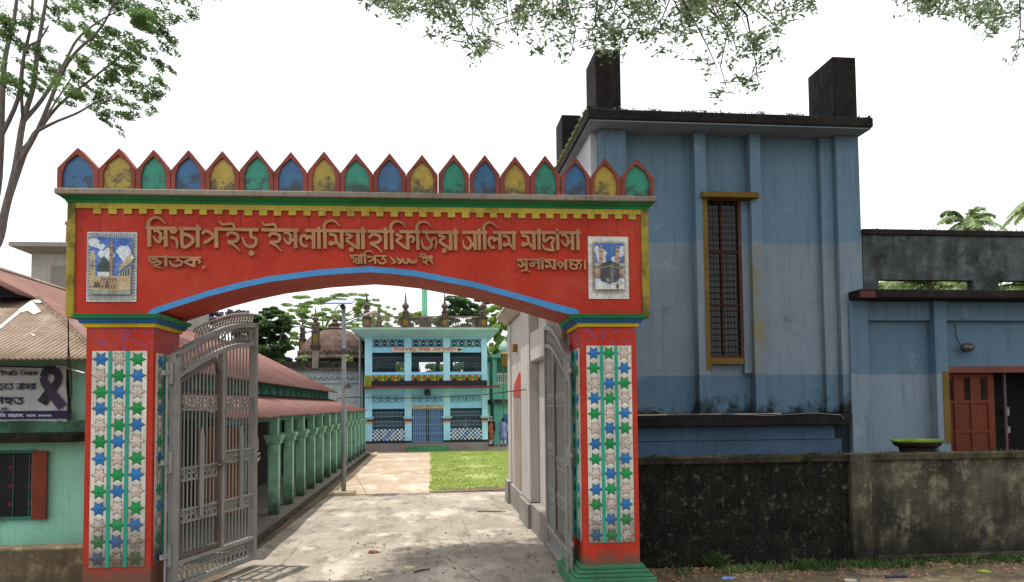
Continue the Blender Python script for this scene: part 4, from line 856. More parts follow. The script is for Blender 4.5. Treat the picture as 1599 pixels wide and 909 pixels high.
# ring lattices
def lattice(name, x0, x1, z0, z1, n, y, m_, tk):
    l_ = MB(); u = (x1-x0)/n; h = z1-z0
    for i in range(n):
        xc, zc = x0+u*(i+.5), (z0+z1)/2; r = min(u, h)*.46
        for rr in (r,): l_.tube([(xc+rr*math.cos(k*PI/8), y, zc+rr*math.sin(k*PI/8)) for k in range(17)], tk, 5, False)
        for k in range(2):
            q = k*PI/2+PI/4; l_.tube([(xc-r*math.cos(q), y+.003, zc-r*math.sin(q)), (xc+r*math.cos(q), y+.003, zc+r*math.sin(q))], tk*.8, 5)
        l_.tube([(x0+u*i, y+.005, z0), (x0+u*i, y+.005, z1)], tk, 5)
    l_.tube([(x0, y+.006, (z0+z1)/2), (x1, y+.006, (z0+z1)/2)], tk*.8, 5)
    return l_.build(name, m_, mo)
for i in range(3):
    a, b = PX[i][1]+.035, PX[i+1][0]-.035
    MB().box(a, b, 41.3, 41.34, 5.56, 5.97).build('vent_shade_sheet', plain('vent_shade_black', '1c2226', .9), mo)  # added dark sheet giving the lattice the shade of the hollow behind it
    lattice('vent_lattice', a, b, 5.56, 5.97, 4, 41.1, MBP, .014)
    lattice('relief_lattice', a+.02, b-.02, 2.56, 3.04, 4, 41.022, paint('relief_teal', '5c8790', '5a7a7a', .4, 4), .018)
# upper windows: bars
gm = plain('grille_dark', '6d8290', .5)
for i in range(3):
    a, b = PX[i][1], PX[i+1][0]; g_ = MB()
    for k in range(1, 14): g_.tube([(a+(b-a)*k/14, 41.2, 4.221), (a+(b-a)*k/14, 41.2, 5.269)], .009, 5)
    for z in (4.5, 4.62, 5.02): g_.tube([(a, 41.2, z), (b, 41.2, z)], .010, 5)
    for k in range(7): g_.tube([(a+(b-a)*(k+.5)/7+.09*math.cos(q*PI/5), 41.195, 4.82+.16*math.sin(q*PI/5)) for q in range(11)], .008, 4, False)
    g_.build('upper_grille', gm, mo)
# ground floor: tiled sill walls, grilles, door
tl = [plain('tile_white', 'c7d2d8', .25, .5), plain('tile_blue', '3a63ad', .25, .5), plain('tile_black', '20263a', .25, .5), plain('tile_pale_blue', '7fa6d6', .25, .5)]
for i in (0, 2):
    a, b = PX[i][1]+.003, PX[i+1][0]-.003
    MB().box(a, b, 41.02, 41.35, .44, .585).build('dark_base_band', MDK, mo)
    t_ = MB(); t_.m(0).box(a, b, 41.03, 41.35, .586, 1.19); n, k_ = 16, 6
    for p in range(n):
        for q in range(k_):
            xa, za = a+(b-a)*p/n, .586+.604*q/k_; c = 0 if (p+q) % 2 else (1 if (p//2+q) % 2 else 2)
            if c == 0 and (p*7+q*3) % 5 == 0: c = 3
            t_.m(c).quad((xa, 41.027, za), (xa+(b-a)/n, 41.027, za), (xa+(b-a)/n, 41.027, za+.1005), (xa, 41.027, za+.1005))
    t_.build('tiled_wall', tl, mo)
    g_ = MB()
    for k in range(1, 16): g_.tube([(a+(b-a)*k/16, 41.15, 1.19), (a+(b-a)*k/16, 41.15, 2.27)], .010, 5)
    for z in (1.35, 1.6, 1.85, 2.08): g_.tube([(a, 41.15, z), (b, 41.15, z)], .010, 5)
    for k in range(8):
        for z in (1.48, 1.97): g_.tube([(a+(b-a)*(k+.5)/8+.085*math.cos(q*PI/4), 41.145, z+.11*math.sin(q*PI/4)) for q in range(9)], .008, 4, False)
    g_.build('lower_grille', plain('grille_blue', '8aa6bb', .5), mo)
a, b = PX[1][1], PX[2][0]
dr = MB().box(a+.05, (a+b)/2-.09, 41.25, 41.29, .46, 2.2).box((a+b)/2+.09, b-.05, 41.25, 41.29, .46, 2.2).build('door', paint('door_blue', '2f6fb5', '1f3f66', .35, 3), mo)
d_ = MB()
for k in range(6): d_.box(a+.08, (a+b)/2-.12, 41.235, 41.249, .56+k*.27, .74+k*.27).box((a+b)/2+.12, b-.08, 41.235, 41.249, .56+k*.27, .74+k*.27)
d_.build('door_slats', paint('slat_blue', '3f86c9', '27517a', .3, 3), dr)
g_ = MB()
for k in range(19): g_.tube([(a+.02+(b-a-.04)*k/18, 40.99, .46), (a+.02+(b-a-.04)*k/18, 40.99, 2.24)], .013, 5)
for z in (.5, .95, 1.4, 1.85, 2.2): g_.tube([(a, 40.985, z), (b, 40.985, z)], .011, 5)
g_.build('folding_grille', plain('silver_grille', '9fb3c2', .4, .5, .3), mo)
MB().box(a-.02, b+.02, 40.97, 41.02, 2.262, 2.46).build('door_sign', paint('sign_cream', 'c2bda8', '8a8068', .3, 6), mo)
mb = MB(); write(mb, glyphs('ম স জ ি দ _ ি স ং চ া প ই ড়'), a+.1, b-.1, 2.40, 2.33, 40.966, .003); mb.build('door_lettering', plain('sign_brown', '7d5a46', .6), mo)
MB().box(-2.04, 1.72, 40.93, 40.98, 5.29, 5.54).build('name_board', paint('board_white', 'cfcdc2', '9a9488', .2, 4), mo)
mb = MB(); write(mb, glyphs('ি স ং চ া প ই ড় _ কে ক ন্দ্রী য় _ জ া ম _ ম স ি জ দ'), -1.93, 1.40, 5.485, 5.35, 40.926, .003, bold=1.1); mb.build('board_lettering', plain('sign_red', 'b3231f', .6), mo)
MB().lathe([(.001, .0), (.09, .0), (.12, .05), (.10, .10), (.04, .13)], (1.56, 40.925, 5.35), 12, 1, .05).build('board_emblem', plain('emblem_dark', '2f4640', .6), mo)
MB().lathe([(.03, 3.30), (.16, 3.22), (.18, 3.05), (.12, 2.96), (.02, 2.95)], (-.15, 40.8, 0), 12).build('porch_lamp', plain('lamp_dark', '2c3035', .4), mo)
# terrace rail and spires
MTE = mossy('weathered_cement', '3a3330', '6d615a', '978b80', '4f5140', .6, 2.2); MOCH = paint('ochre_inlay', '9a7a2e', '4d3f22', .4, 5)
def spire(par, x, y, z, s=1.0, ht=1.0, block=.9):
    m_ = MB(); w2 = .20*s
    m_.m(0).box(x-w2, x+w2, y-w2, y+w2, z, z+.55*block*s); m_.box(x-w2*1.15, x+w2*1.15, y-w2*1.15, y+w2*1.15, z+.551*block*s, z+.62*block*s); m_.box(x-w2*.8, x+w2*.8, y-w2*.8, y+w2*.8, z+.621*block*s, z+.85*block*s)
    m_.m(1).box(x-w2*.45, x-w2*.1, y-w2-.012, y-w2-.001, z+.12*s, z+.45*block*s).box(x+w2*.1, x+w2*.45, y-w2-.012, y-w2-.001, z+.12*s, z+.45*block*s)
    b0 = z+.85*block*s; k = ht
    m_.m(0).lathe([(w2*.7, 0), (w2*.95, .05*k), (w2*.55, .12*k), (w2*.5, .2*k), (w2*.85, .30*k), (w2*.9, .38*k), (w2*.45, .50*k), (w2*.2, .6*k), (w2*.34, .66*k), (w2*.16, .72*k), (w2*.26, .80*k), (w2*.12, .86*k), (w2*.18, .92*k), (w2*.07, 1.0*k), (w2*.02, 1.2*k)], (x, y, b0), 10)
    return m_.build('spire', [MTE, MOCH], par)
for x in (-3.28, -1.27, .78, 2.82): spire(mo, x, 40.25, 6.5, 1.05, 1.02)
for x, y in ((-3.28, 49.8), (2.82, 49.8), (-2.9, 44), (-.2, 49.8)): spire(mo, x, y, 6.5, .95, .9)
rl = MB(); rl.box(-3.06, 2.6, 40.2, 40.28, 7.06, 7.13); rl.box(-3.06, 2.6, 40.2, 40.28, 6.52, 6.56)
for i in range(57):
    x = -3.03+i*.1
    if min(abs(x-q) for q in (-1.27, .78)) > .22:
        rl.tube([(x, 40.24, 6.56), (x+.035, 40.24, 6.8), (x, 40.24, 7.06)], .008, 4); rl.tube([(x, 40.24, 6.56), (x-.035, 40.24, 6.8), (x, 40.24, 7.06)], .008, 4)
rl.build('terrace_rail', paint('rusty_rail', '8a736c', '3a2e2a', .5, 5), mo)
MB().prism([(-.85, 7.1), (.36, 7.1), (.36, 7.18), (.2, 7.2), (.12, 7.3), (-.05, 7.33), (-.1, 7.42), (-.38, 7.42), (-.44, 7.33), (-.6, 7.3), (-.68, 7.2), (-.85, 7.18)], 'y', 42.6, 43.4).box(-.6, .1, 42.7, 43.3, 6.5, 7.1).build('minaret_base', MTE, mo)
MB().lathe([(.17, 7.43), (.16, 9.2), (.2, 9.25), (.15, 9.4), (.15, 10.4), (.24, 10.5), (.1, 11.0), (.01, 11.4)], (-.30, 43, 0), 14).build('minaret', paint('mint_minaret', '7fc0a0', '5a8a74', .3, 1.5), mo)

# ================================================================== OLD DOMED MOSQUE
om = thing('domed_mosque', 'old white mosque hall under a mossy brown dome left of the blue mosque', 'mosque', (-6, 46, 0))
MWH = paint('old_whitewash', 'a9b0b8', '5a5a58', .45, 1.0, .9, streak=.5)
MB().box(-9.5, -3.72, 43, 50, 0, 4.45).build('wall', MWH, om)
MB().box(-9.6, -3.66, 42.7, 50, 4.455, 4.55).build('eave_slab', MTE, om); MB().box(-9.5, -3.72, 42.95, 43.1, 4.552, 4.93).build('parapet', mossy('parapet_moss', '24221e', '4b4640', '8e887e', '4d5536', .55, 3), om)
wv = MB()
for i in range(16): wv.tube([(-8.4+i*.29+.145*k/6, 42.985, 3.95+.09*math.sin(k*PI/6)) for k in range(7)], .03, 5); wv.tube([(-8.4+i*.29+.145+.145*k/6, 42.985, 3.95-.05*math.sin(k*PI/6)) for k in range(7)], .03, 5)
for i in range(8): wv.tube([(-7.6+i*.5+.25+.25*math.cos(k*PI/8), 42.985, 1.9+.32*math.sin(k*PI/8)) for k in range(9)], .03, 5)
wv.box(-8.4, -3.75, 42.97, 42.999, 3.66, 3.72); wv.build('frieze', paint('frieze_grey', '82878c', '55564f', .4, 3), om)
DC = (-5.65, 46.3, 0)
MB().lathe([(2.16, 4.56), (2.16, 5.1), (2.2, 5.12)], DC, 40).build('drum', mossy('drum_black', '1f1d1b', '3f3a36', '6f675e', '3f4230', .62, 2), om)
MB().lathe([(2.22, 5.12), (2.34, 5.2), (2.3, 5.32), (2.2, 5.36)], DC, 40).build('rim', MTE, om)
ar = MB()
for i in range(40):
    q = 2*PI*i/40; cx, cy = DC[0]+2.14*math.cos(q), DC[1]+2.14*math.sin(q); t_ = Vector((-math.sin(q), math.cos(q), 0))
    ar.tube([Vector((cx, cy, 5.40))+t_*(.14*math.cos(k*PI/6))+Vector((0, 0, .24*math.sin(k*PI/6))) for k in range(7)], .035, 5)
ar.build('rim_arches', MTE, om)
MB().lathe([(2.12, 5.36), (2.06, 5.6), (1.92, 5.95), (1.7, 6.3), (1.38, 6.62), (1.0, 6.85), (.6, 6.99), (.5, 7.02), (.66, 7.04), (.62, 7.1), (.3, 7.14), (.2, 7.25), (.3, 7.35), (.14, 7.5), (.2, 7.6), (.05, 7.75), (.02, 8.0)], DC, 40).build('dome', mossy('dome_moss', '4a3a34', '6a5650', '8a7468', '4a4a38', .57, 1.6), om, smooth=False)
for x, y, s, h in ((-6.3, 42.95, 1.0, 1.0), (-7.75, 47.5, .95, 1.0), (-3.95, 49.3, .9, .9)):
    MB().box(x-.17, x+.17, y-.12, y+.2, 4.552, 5.55).build('pinnacle_post', paint('post_grey', '857d74', '4a443e', .4, 4), om)
    MB().frustum((x-.18, x+.18, y-.16, y+.22, 5.551), (x-.28, x+.28, y-.24, y+.3, 5.75)).box(x-.28, x+.28, y-.24, y+.3, 5.751, 5.82).build('pinnacle_cap', MTE, om)
    spire(om, x, y+.02, 5.821, 1.0*s, 1.0*h, 1.3)
MB().tube([(-3.85, 42.6, 0), (-3.85, 42.6, 6.4)], .055, 8).build('drain_pipe', plain('pipe_grey', '93979a', .6), om)

# ================================================================== TEAL BUILDING RIGHT OF THE MOSQUE
tb = thing('teal_building', 'small teal two storey building with a white balcony rail beyond the lawn', 'building', (5, 46, 0))
MT = paint('mint_wall', '74c4ae', '4a7a6c', .35, 1.2, .8, streak=.35)
MB().box(3.85, 9, 46.6, 52, 0, 2.5).build('lower_wall', MT, tb); MB().box(3.85, 9, 48, 52, 2.8, 5.3).build('upper_wall', MT, tb)
MB().box(3.7, 9, 46.2, 52, 2.5, 2.75).build('balcony_slab', mossy('slab_moss', '2d352c', '4f6257', '7a9a8c', '4a5a30', .5), tb)
MB().box(3.65, 9, 46.1, 52, 5.3, 5.5).build('roof_slab', MT, tb)
b_ = MB().box(3.78, 4.04, 46.25, 46.5, 2.751, 5.299).box(7, 7.26, 46.25, 46.5, 2.751, 5.299); b_.build('balcony_posts', MT, tb)
r_ = MB().box(4.041, 6.999, 46.3, 46.4, 4.25, 4.36).box(4.041, 6.999, 46.3, 46.4, 3.72, 3.8)
for i in range(22): r_.box(4.1+i*.13, 4.16+i*.13, 46.32, 46.38, 3.8, 4.25)
r_.build('balcony_rail', paint('rail_white', 'c9d6cf', '7d9a8e', .3, 3), tb); MB().box(4.041, 6.999, 46.25, 46.45, 2.752, 3.70).build('balcony_wall', MT, tb)
MB().box(4.42, 5.3, 46.56, 46.599, .05, 1.85).build('door', paint('blue_door', '2d78b0', '1f4766', .3, 3), tb)
MB().lathe([(.30, 5.5), (.30, 5.75), (.36, 5.8), (.33, 6.0), (.22, 6.2), (.1, 6.32), (.03, 6.38), (.01, 6.55)], (4.55, 46.6, 0), 16).build('roof_dome', paint('dome_pale', '9ab3a8', '5f7a70', .4, 2), tb)
tag(MB().box(4.25, 5.6, 45.0, 45.6, 4.72, 5.45).frustum((4.2, 5.65, 44.95, 45.65, 5.451), (4.3, 5.5, 45.1, 45.5, 5.56)).box(4.30, 4.36, 45.1, 45.16, 0, 4.719).box(5.5, 5.56, 45.1, 45.16, 0, 4.719).build('wooden_hoarding', paint('hoarding_brown', '8a6a2f', '4a3a20', .4, 2)), 'brown wooden hoarding box on posts before the teal balcony', 'hoarding')

# ================================================================== BLUE BLOCK BEHIND THE BOUNDARY WALL
def blue_mat(name, foot, wing=False):
    n = NT(name); z = n.z(); a = n.noise(1.0, 5); f = n.noise(16, 5); st = n.noise(3.0, 6, (3, 3, .22), rough=.65); b = n.noise(2.2, 8, rough=.7); wob = n.noise(2, 3)
    zz = n.math('ADD', z, n.math('MULTIPLY', n.math('SUBTRACT', wob, .5), .06))
    up, mid, lo = srgb('637f95'), srgb('7b8997'), srgb('587389')
    if wing: col = n.mix(n.ramp(zz, 2.90, 2.93), mid, lo)
    else: col = n.mix(n.ramp(zz, 5.38, 5.44), mid, up); col = n.mix(n.ramp(zz, 2.90, 2.925, 1, 0), col, lo)
    col = n.mix(n.ramp(a, .3, .7, 0, .35), col, srgb('5d6d7c')); col = n.mix(n.ramp(f, .45, .75, 0, .22), col, srgb('4c5f70'))
    col = n.mix(n.ramp(st, .52, .76, 0, .5), col, srgb('46525c'))
    s2 = n.noise(6, 5, (2.6, 2.6, .09), rough=.6, off=(2, 9, 5)); col = n.mix(n.math('MULTIPLY', n.ramp(s2, .56, .72, 0, .4), n.ramp(z, 5.6, 7.4, .25, 1)), col, srgb('2f383f'))
    pt = n.noise(1.3, 7, rough=.7, off=(8, 3, 3)); col = n.mix(n.ramp(pt, .60, .66, 0, .4), col, srgb('8f9aa3'))
    ck = n.noise(2.2, 9, rough=.8, off=(5, 5, 1)); col = n.mix(n.ramp(n.math('ABSOLUTE', n.math('SUBTRACT', ck, .5)), 0, .006, .35, 0), col, srgb('39434a'))
    col = n.mix(n.ramp(n.math('ADD', b, n.ramp(z, 6.6, 7.5, 0, .12)), .62, .74, 0, .5), col, srgb('3f4a50'))
    if foot:   # black mould where the wall meets the ledge
        k = n.ramp(n.math('ADD', z, n.math('MULTIPLY', n.math('SUBTRACT', n.noise(1.7, 8, (1, 1, .8), rough=.68), .5), -1.9)), 2.22, 2.46, .9, 0)
        col = n.mix(k, col, srgb('1a1e1c'))
    return n.done(col, .85, n.noise(30, 5), .004, .15)
M_BW = blue_mat('blue_wall_paint', True); M_BW2 = blue_mat('blue_wing_paint', False, True)
M_BLK = mossy('black_algae_cement', '1c1a1c', '302b2c', '565050', '333a22', .64, 1.8)
M_OCH = paint('ochre_trim', '6e5826', '38331f', .6, 2.5, .8, streak=.4)
bb = thing('blue_building', 'tall faded blue building block with black flat roof slab and roof posts', 'building', (5.6, 13.5, 0))
B = 13.5
w_ = MB().box(3.12, 8.1, B+.22, 17.6, 2.2, 7.45); w_.box(3.12, 8.1, B+.05, 17.6, 0, 1.98)
main = w_.build('wall', M_BW, bb)
p_ = MB().box(3.10, 3.60, B-.02, B+.218, 2.2, 7.445); p_.build('pilaster', M_BW, bb, bevel=.01)
p_ = MB().box(7.66, 8.12, B-.02, B+.218, 2.2, 7.445); p_.build('pilaster', M_BW, bb, bevel=.01)
MB().box(7.40, 7.657, B+.10, B+.218, 2.2, 7.445).build('pilaster', M_BW, bb, bevel=.01)
for x0, x1 in ((4.90, 5.12), (5.97, 6.18)): MB().box(x0, x1, B, B+.218, 2.2, 7.445).build('pilaster', M_BW, bb, bevel=.01)
MB().box(2.98, 3.098, B+.2, 17.5, 5.2, 7.445).build('side_panel', paint('white_reveal', 'b9bcc2', '6a6c70', .3, 1.5), bb)
MB().box(2.85, 8.16, B-.38, 17.9, 7.452, 7.474).build('eave_soffit', paint('soffit_blue', '7e8b98', '4a5258', .4, 1.5, .9), bb)
MB().box(2.81, 8.19, B-.42, 18.05, 7.476, 7.665).build('roof_slab', M_BLK, bb, bevel=.03)
for x0, x1, y0, y1, zt in ((3.03, 3.50, B-.1, B+.75, 8.90), (7.60, 8.07, B-.1, B+.85, 8.94), (2.98, 3.42, 16.7, 17.5, 8.95), (7.6, 8.07, 16.7, 17.5, 8.95)):
    MB().box(x0, x1, y0, y1, 7.668, zt).build('roof_post', M_BLK if x0 > 5 or y0 > 15 else mossy('mossy_post', '201d1e', '332e2f', '4b4545', '4f5a24', .66, 1.8), bb, bevel=.02)
gm_ = MB()
for i in range(34): gm_.tube([(2.83, B-.3+i*.12, 7.665), (2.81, B-.24+i*.12, 7.70+.02*(i*7 % 3)), (2.83, B-.2+i*.12, 7.67)], .022, 5)
gm_.build('roof_edge_moss', paint('edge_moss', '56632a', '2b2d1c', .5, 5), bb)
def edge_moss(par, x0, x1, y0, y1, z, n, sz, m_):
    c = RNG.uniform(0, 1, (max(4, n//26), 2)); k = RNG.integers(0, len(c), n)
    P = np.stack([x0+(x1-x0)*np.clip(c[k, 0]+RNG.normal(0, .018, n), 0, 1), y0+(y1-y0)*np.clip(c[k, 1]+RNG.normal(0, .1, n), 0, 1), z+np.abs(RNG.normal(0, .022, n))], 1)
    leaves('edge_moss', P, sz, m_, par, .5, .9)
M_EM = foliage('dark_moss', '1f2116', '3f4a22', 3, .1)
edge_moss(bb, 2.85, 8.15, B-.41, B-.25, 7.667, 900, .04, M_EM); edge_moss(bb, 2.82, 2.95, B-.4, 17.8, 7.667, 700, .05, M_EM)
# window
wn = MB().box(5.13, 5.80, B+.19, B+.217, 3.24, 6.19).build('window', plain('window_glass_dark', '121216', .16, .35), bb)
fr = MB()
fr.box(5.76, 5.82, B+.12, B+.19, 3.24, 6.19); fr.box(5.13, 5.76, B+.14, B+.188, 3.24, 3.29); fr.box(5.42, 5.45, B+.14, B+.188, 3.29, 6.18)
for z in (4.2, 5.2): fr.box(5.13, 5.759, B+.15, B+.186, z, z+.045)
fr.build('window_frame', paint('window_brown', '4f2f28', '2a1d1a', .4, 4), wn)
g_ = MB()
for i in range(26): g_.tube([(5.13, B+.12, 3.34+i*.112), (5.76, B+.12, 3.34+i*.112)], .007, 5)
for i in range(5): g_.tube([(5.2+i*.125, B+.118, 3.26), (5.2+i*.125, B+.118, 6.18)], .006, 5)
g_.build('window_grille', plain('grille_black', '23201f', .5), wn)
MB().box(5.0, 6.08, B-.12, B+.2, 6.195, 6.30).build('window_lintel', M_OCH, bb, bevel=.008)
MB().box(5.035, 5.124, B-.006, B+.2, 3.0, 6.19).build('window_jamb', M_OCH, bb); MB().box(5.124, 5.78, B+.06, B+.216, 3.12, 3.235).build('window_sill', M_OCH, bb)
MB().box(5.965, 6.185, B-.006, B+.2, 2.92, 5.3).build('stained_jamb', paint('stained_ochre', '7a765f', '6f7c88', .9, 1.6, .85, streak=.7, edge=.44), bb)
MB().box(5.822, 5.966, B+.12, B+.217, 2.95, 6.19).build('window_reveal', M_BW, bb)
# ledge and base bands
MB().frustum((3.2, 7.66, B-.28, B+.2, 1.985), (3.2, 7.66, B-.32, B+.2, 2.19)).build('ledge', M_BLK, bb, bevel=.02)
MB().box(3.15, 7.45, B-.05, B+.049, 1.72, 1.982).box(3.15, 7.60, B-.02, B+.049, 1.30, 1.719).build('base_band', paint('base_blue', '4a6078', '28333c', .45, 2, .85, streak=.4), bb, bevel=.01)
tag(MB().tube([at(1002, 622, B-.35), at(1020, 640, B-.33), at(1045, 648, B-.34), at(1120, 646, B-.335), at(1200, 649, B-.335), at(1270, 645, B-.33), at(1312, 648, B-.33), at(1318, 654, B-.34)], .009, 6).build('ledge_pipe', plain('pipe_pale', '6f7270', .7)), 'thin pale cable lying along the black ledge of the blue building', 'cable')
# wing with the brown door
wg = thing('blue_wing', 'low blue wing with stained concrete parapet and brown wooden door', 'building', (10, 13.5, 0))
MB().box(8.12, 9.70, B+.16, 17, 0, 4.3).box(9.70, 14, B+.16, 17, 3.0, 4.3).box(12.2, 14, B+.16, 17, 0, 2.999).box(9.70, 12.199, 16.8, 17, 0, 2.999).build('wall', M_BW2, wg)
for x0, x1 in ((7.80, 8.17), (9.50, 9.75)): MB().box(x0, x1, B-.06, B+.159, 0, 4.298).build('pilaster', M_BW2, wg, bevel=.01)
MB().box(8.172, 9.498, B+.04, B+.159, 3.93, 4.297).box(9.752, 14, B+.04, B+.159, 3.93, 4.297).build('beam', M_BW2, wg, bevel=.01)
M_PAR = mossy('parapet_stain', '2b2e2d', '565e60', '6f777a', '3b4434', .52, 1.0)
MB().box(7.82, 14, B-.42, 17.2, 4.302, 4.46).build('ledge', M_BLK, wg, bevel=.02); MB().box(7.80, 8.1, B-.44, B-.421, 4.30, 4.42).build('red_patch', paint('red_patch', '5a2a2e', '2f2022', .4, 5), wg)
MB().box(8.13, 14, B-.02, B+.16, 4.70, 5.55).box(8.13, 8.43, B-.02, B+.16, 4.462, 4.699).box(10.36, 10.88, B-.02, B+.16, 4.462, 4.699).box(13.0, 14, B-.02, B+.16, 4.462, 4.699).build('parapet', M_PAR, wg)
MB().box(8.12, 14, B-.07, B+.22, 5.552, 5.66).build('coping', M_BLK, wg, bevel=.015)
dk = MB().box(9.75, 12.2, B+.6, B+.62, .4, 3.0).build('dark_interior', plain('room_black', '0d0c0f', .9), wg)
MB().box(9.752, 14, B-.02, B+.155, 2.93, 3.05).build('door_lintel', paint('lintel_brown', '6b3f30', '33221c', .4, 3), wg); MB().box(9.62, 9.753, B-.068, B-.061, 1.6, 2.95).build('ochre_strip', M_OCH, wg)
MDR = paint('door_wood', '652b17', '26140f', .55, 3, .6, streak=.4)
d = MB().box(9.78, 10.85, B+.18, B+.22, .4, 2.92).build('door_panel', MDR, wg)
q = MB()
for x in (9.78, 10.0, 10.34, 10.70): q.box(x, x+.07, B+.155, B+.178, .4, 2.92)
for z in (.42, 1.1, 1.78, 2.35, 2.86): q.box(9.855, 10.70, B+.158, B+.177, z, z+.05)
q.build('door_rails', MDR, d); q = MB()
for x in (10.08, 10.42): q.box(x+.16, x+.25, B+.17, B+.179, 2.42, 2.84)
q.box(9.86, 9.98, B+.17, B+.179, 2.36, 2.8); q.build('door_gaps', plain('gap_dark', '170d0b', .9), d)
MB().box(11.05, 11.09, B+.16, B+.2, .4, 2.92).build('door_post', plain('post_mauve', '5a4048', .6), wg)
pp = MB().box(11.3, 11.42, B+.5, B+.51, 2.1, 2.26).box(11.3, 11.42, B+.5, B+.51, 1.75, 1.88); pp.build('pinned_notices', plain('notice_mauve', '8a7b80', .8), wg)
lm = MB().lathe([(.02, -.02), (.13, 0), (.15, .03), (.12, .09), (.05, .13), (.01, .135)], (0, 0, 0), 16, 1, .62)
lm.v = [(10.21+x, B+.05-z, 3.41+y) for x, y, z in lm.v]; lm.build('wall_lamp', plain('lamp_glass', '3d4340', .2, .6), wg)
MB().tube([(10.05, B+.12, 3.9), (10.08, B+.14, 3.65), (10.12, B+.08, 3.45)], .008, 5).build('lamp_wire', plain('wire_black2', '1c1d20', .6), wg)

# boundary wall
M_BMOSS = mossy('boundary_black', '0c0c0b', '22211d', '73715f', '30391c', .575, 2.9)
M_BGREY = mossy('boundary_grey', '292822', '625d50', '98917c', '454e2b', .53, 1.0, (.0, .75, .9, '191815'))
bw = thing('boundary_wall', 'black algae stained boundary wall beside the right gate pillar', 'wall', (4.7, 10.95, 0))
MB().box(2.78, 6.25, 10.95, 11.13, 0, 1.50).build('wall_panel', M_BMOSS, bw); MB().box(2.78, 6.26, 10.9, 11.17, 1.502, 1.61).build('coping', mossy('coping_dark', '1b1914', '3b372d', '5f5b4c', '4d5a24', .6, 2), bw, bevel=.02)
edge_moss(bw, 2.8, 6.2, 10.92, 11.0, 1.612, 420, .03, M_EM)
bw2 = thing('boundary_wall', 'grey brown stained boundary wall with a square pier in front of the brown door', 'wall', (8, 10.95, 0))
MB().box(6.56, 14, 10.97, 11.15, 0, 1.50).build('wall_panel', M_BGREY, bw2); MB().box(6.585, 14, 10.92, 11.17, 1.502, 1.61).build('coping', mossy('coping_grey', '2c2820', '55503f', '77705c', '56602a', .58, 2), bw2, bevel=.02)
MB().box(6.26, 6.58, 10.86, 11.19, 0, 1.615).build('pier', M_BGREY, bw2, bevel=.02)
MB().box(6.6, 14, 10.80, 10.968, 0, .10).build('footing', M_BGREY, bw2, bevel=.03)
edge_moss(bw2, 6.6, 12, 10.94, 11.02, 1.612, 420, .03, M_EM); edge_moss(wg, 8.2, 14, B-.06, B+.1, 5.662, 420, .035, M_EM)
ur = thing('stone_urn', 'dark stone urn with bright moss on its rim behind the boundary wall', 'planter', (7.72, 11.45, 0))
MB().lathe([(.26, .0), (.26, .12), (.16, .2), (.15, 1.2), (.22, 1.45), (.26, 1.60), (.27, 1.66), (.34, 1.70), (.36, 1.745)], (7.72, 11.45, 0), 28).build('bowl', M_BLK, ur, smooth=False)
MB().lathe([(.37, 1.746), (.385, 1.765), (.36, 1.79), (.2, 1.80), (.01, 1.80)], (7.72, 11.45, 0), 28).build('moss_rim', paint('bright_moss', '52681c', '2c3614', .6, 9, .95), ur, smooth=True)

# ================================================================== TREES
def limb(mb, pts, r0, r1, seg=7):
    """smooth tapering limb through the points"""
    P = [Vector(p) for p in pts]; Q = []
    for i in range(len(P)-1):
        p0, p1, p2, p3 = P[max(i-1, 0)], P[i], P[i+1], P[min(i+2, len(P)-1)]
        for k in range(4):
            t = k/4; Q.append(.5*((2*p1)+(p2-p0)*t+(2*p0-5*p1+4*p2-p3)*t*t+(3*p1-p0-3*p2+p3)*t**3))
    Q.append(P[-1]); n = len(Q); mb.tube(Q, [r0+(r1-r0)*(i/(n-1))**.8 for i in range(n)], seg); return Q
def clump_pts(c, r, n):
    p = RNG.normal(size=(n, 3)); p /= np.linalg.norm(p, axis=1)[:, None]; p *= RNG.uniform(.15, 1, (n, 1))**.5
    return np.array(c)+p*np.array(r)
# left tree behind the tin roof
lt = thing('rain_tree', 'tall feathery rain tree with pale forked trunks at the left edge', 'tree', (-12.6, 22, 0))
T = lambda L: [at(x, y, 22+d) for x, y, d in L]
mb = MB()
limb(mb, [(-12.9, 22, 0), (-12.8, 22, 3), (-12.3, 22, 6)]+T([(-4, 380, 0), (8, 330, 0), (24, 265, 0), (36, 190, .2), (52, 135, .3), (60, 70, .4), (72, 0, .5), (80, -70, .6)]), .17, .035, 9)
limb(mb, T([(24, 265, 0), (58, 205, -.4), (95, 118, -.8), (118, 82, -1), (150, 52, -1.2), (172, 18, -1.4), (190, -40, -1.6)]), .07, .018)
limb(mb, T([(36, 190, .2), (66, 155, .5), (98, 104, .9), (122, 60, 1.2), (160, 30, 1.5), (196, 12, 1.7)]), .07, .018)
limb(mb, T([(8, 330, 0), (46, 222, .5), (66, 196, .6), (96, 160, .6), (150, 118, .4), (198, 80, .2), (232, 62, 0)]), .075, .015)
limb(mb, T([(58, 205, -.4), (88, 190, -.9), (122, 176, -1.3), (152, 158, -1.6), (176, 150, -1.8)]), .05, .015)
limb(mb, T([(30, 240, 0), (62, 198, 1), (80, 170, 1.5), (98, 142, 1.8), (130, 98, 2.0), (180, 60, 2.2)]), .045, .015)
limb(mb, [(-13.2, 22.3, 0), (-13, 22.3, 4)]+T([(-12, 330, .4), (0, 240, .4), (3, 160, .4), (8, 90, .6), (22, 30, .8), (30, -40, 1)]), .16, .04, 8)
limb(mb, T([(3, 210, .4), (28, 155, .2), (36, 95, 0), (48, 40, -.3), (52, -20, -.5)]), .07, .03)
limb(mb, T([(36, 190, .2), (34, 140, -.5), (40, 80, -1), (62, 62, -1.2), (76, 40, -1.4)]), .05, .02)
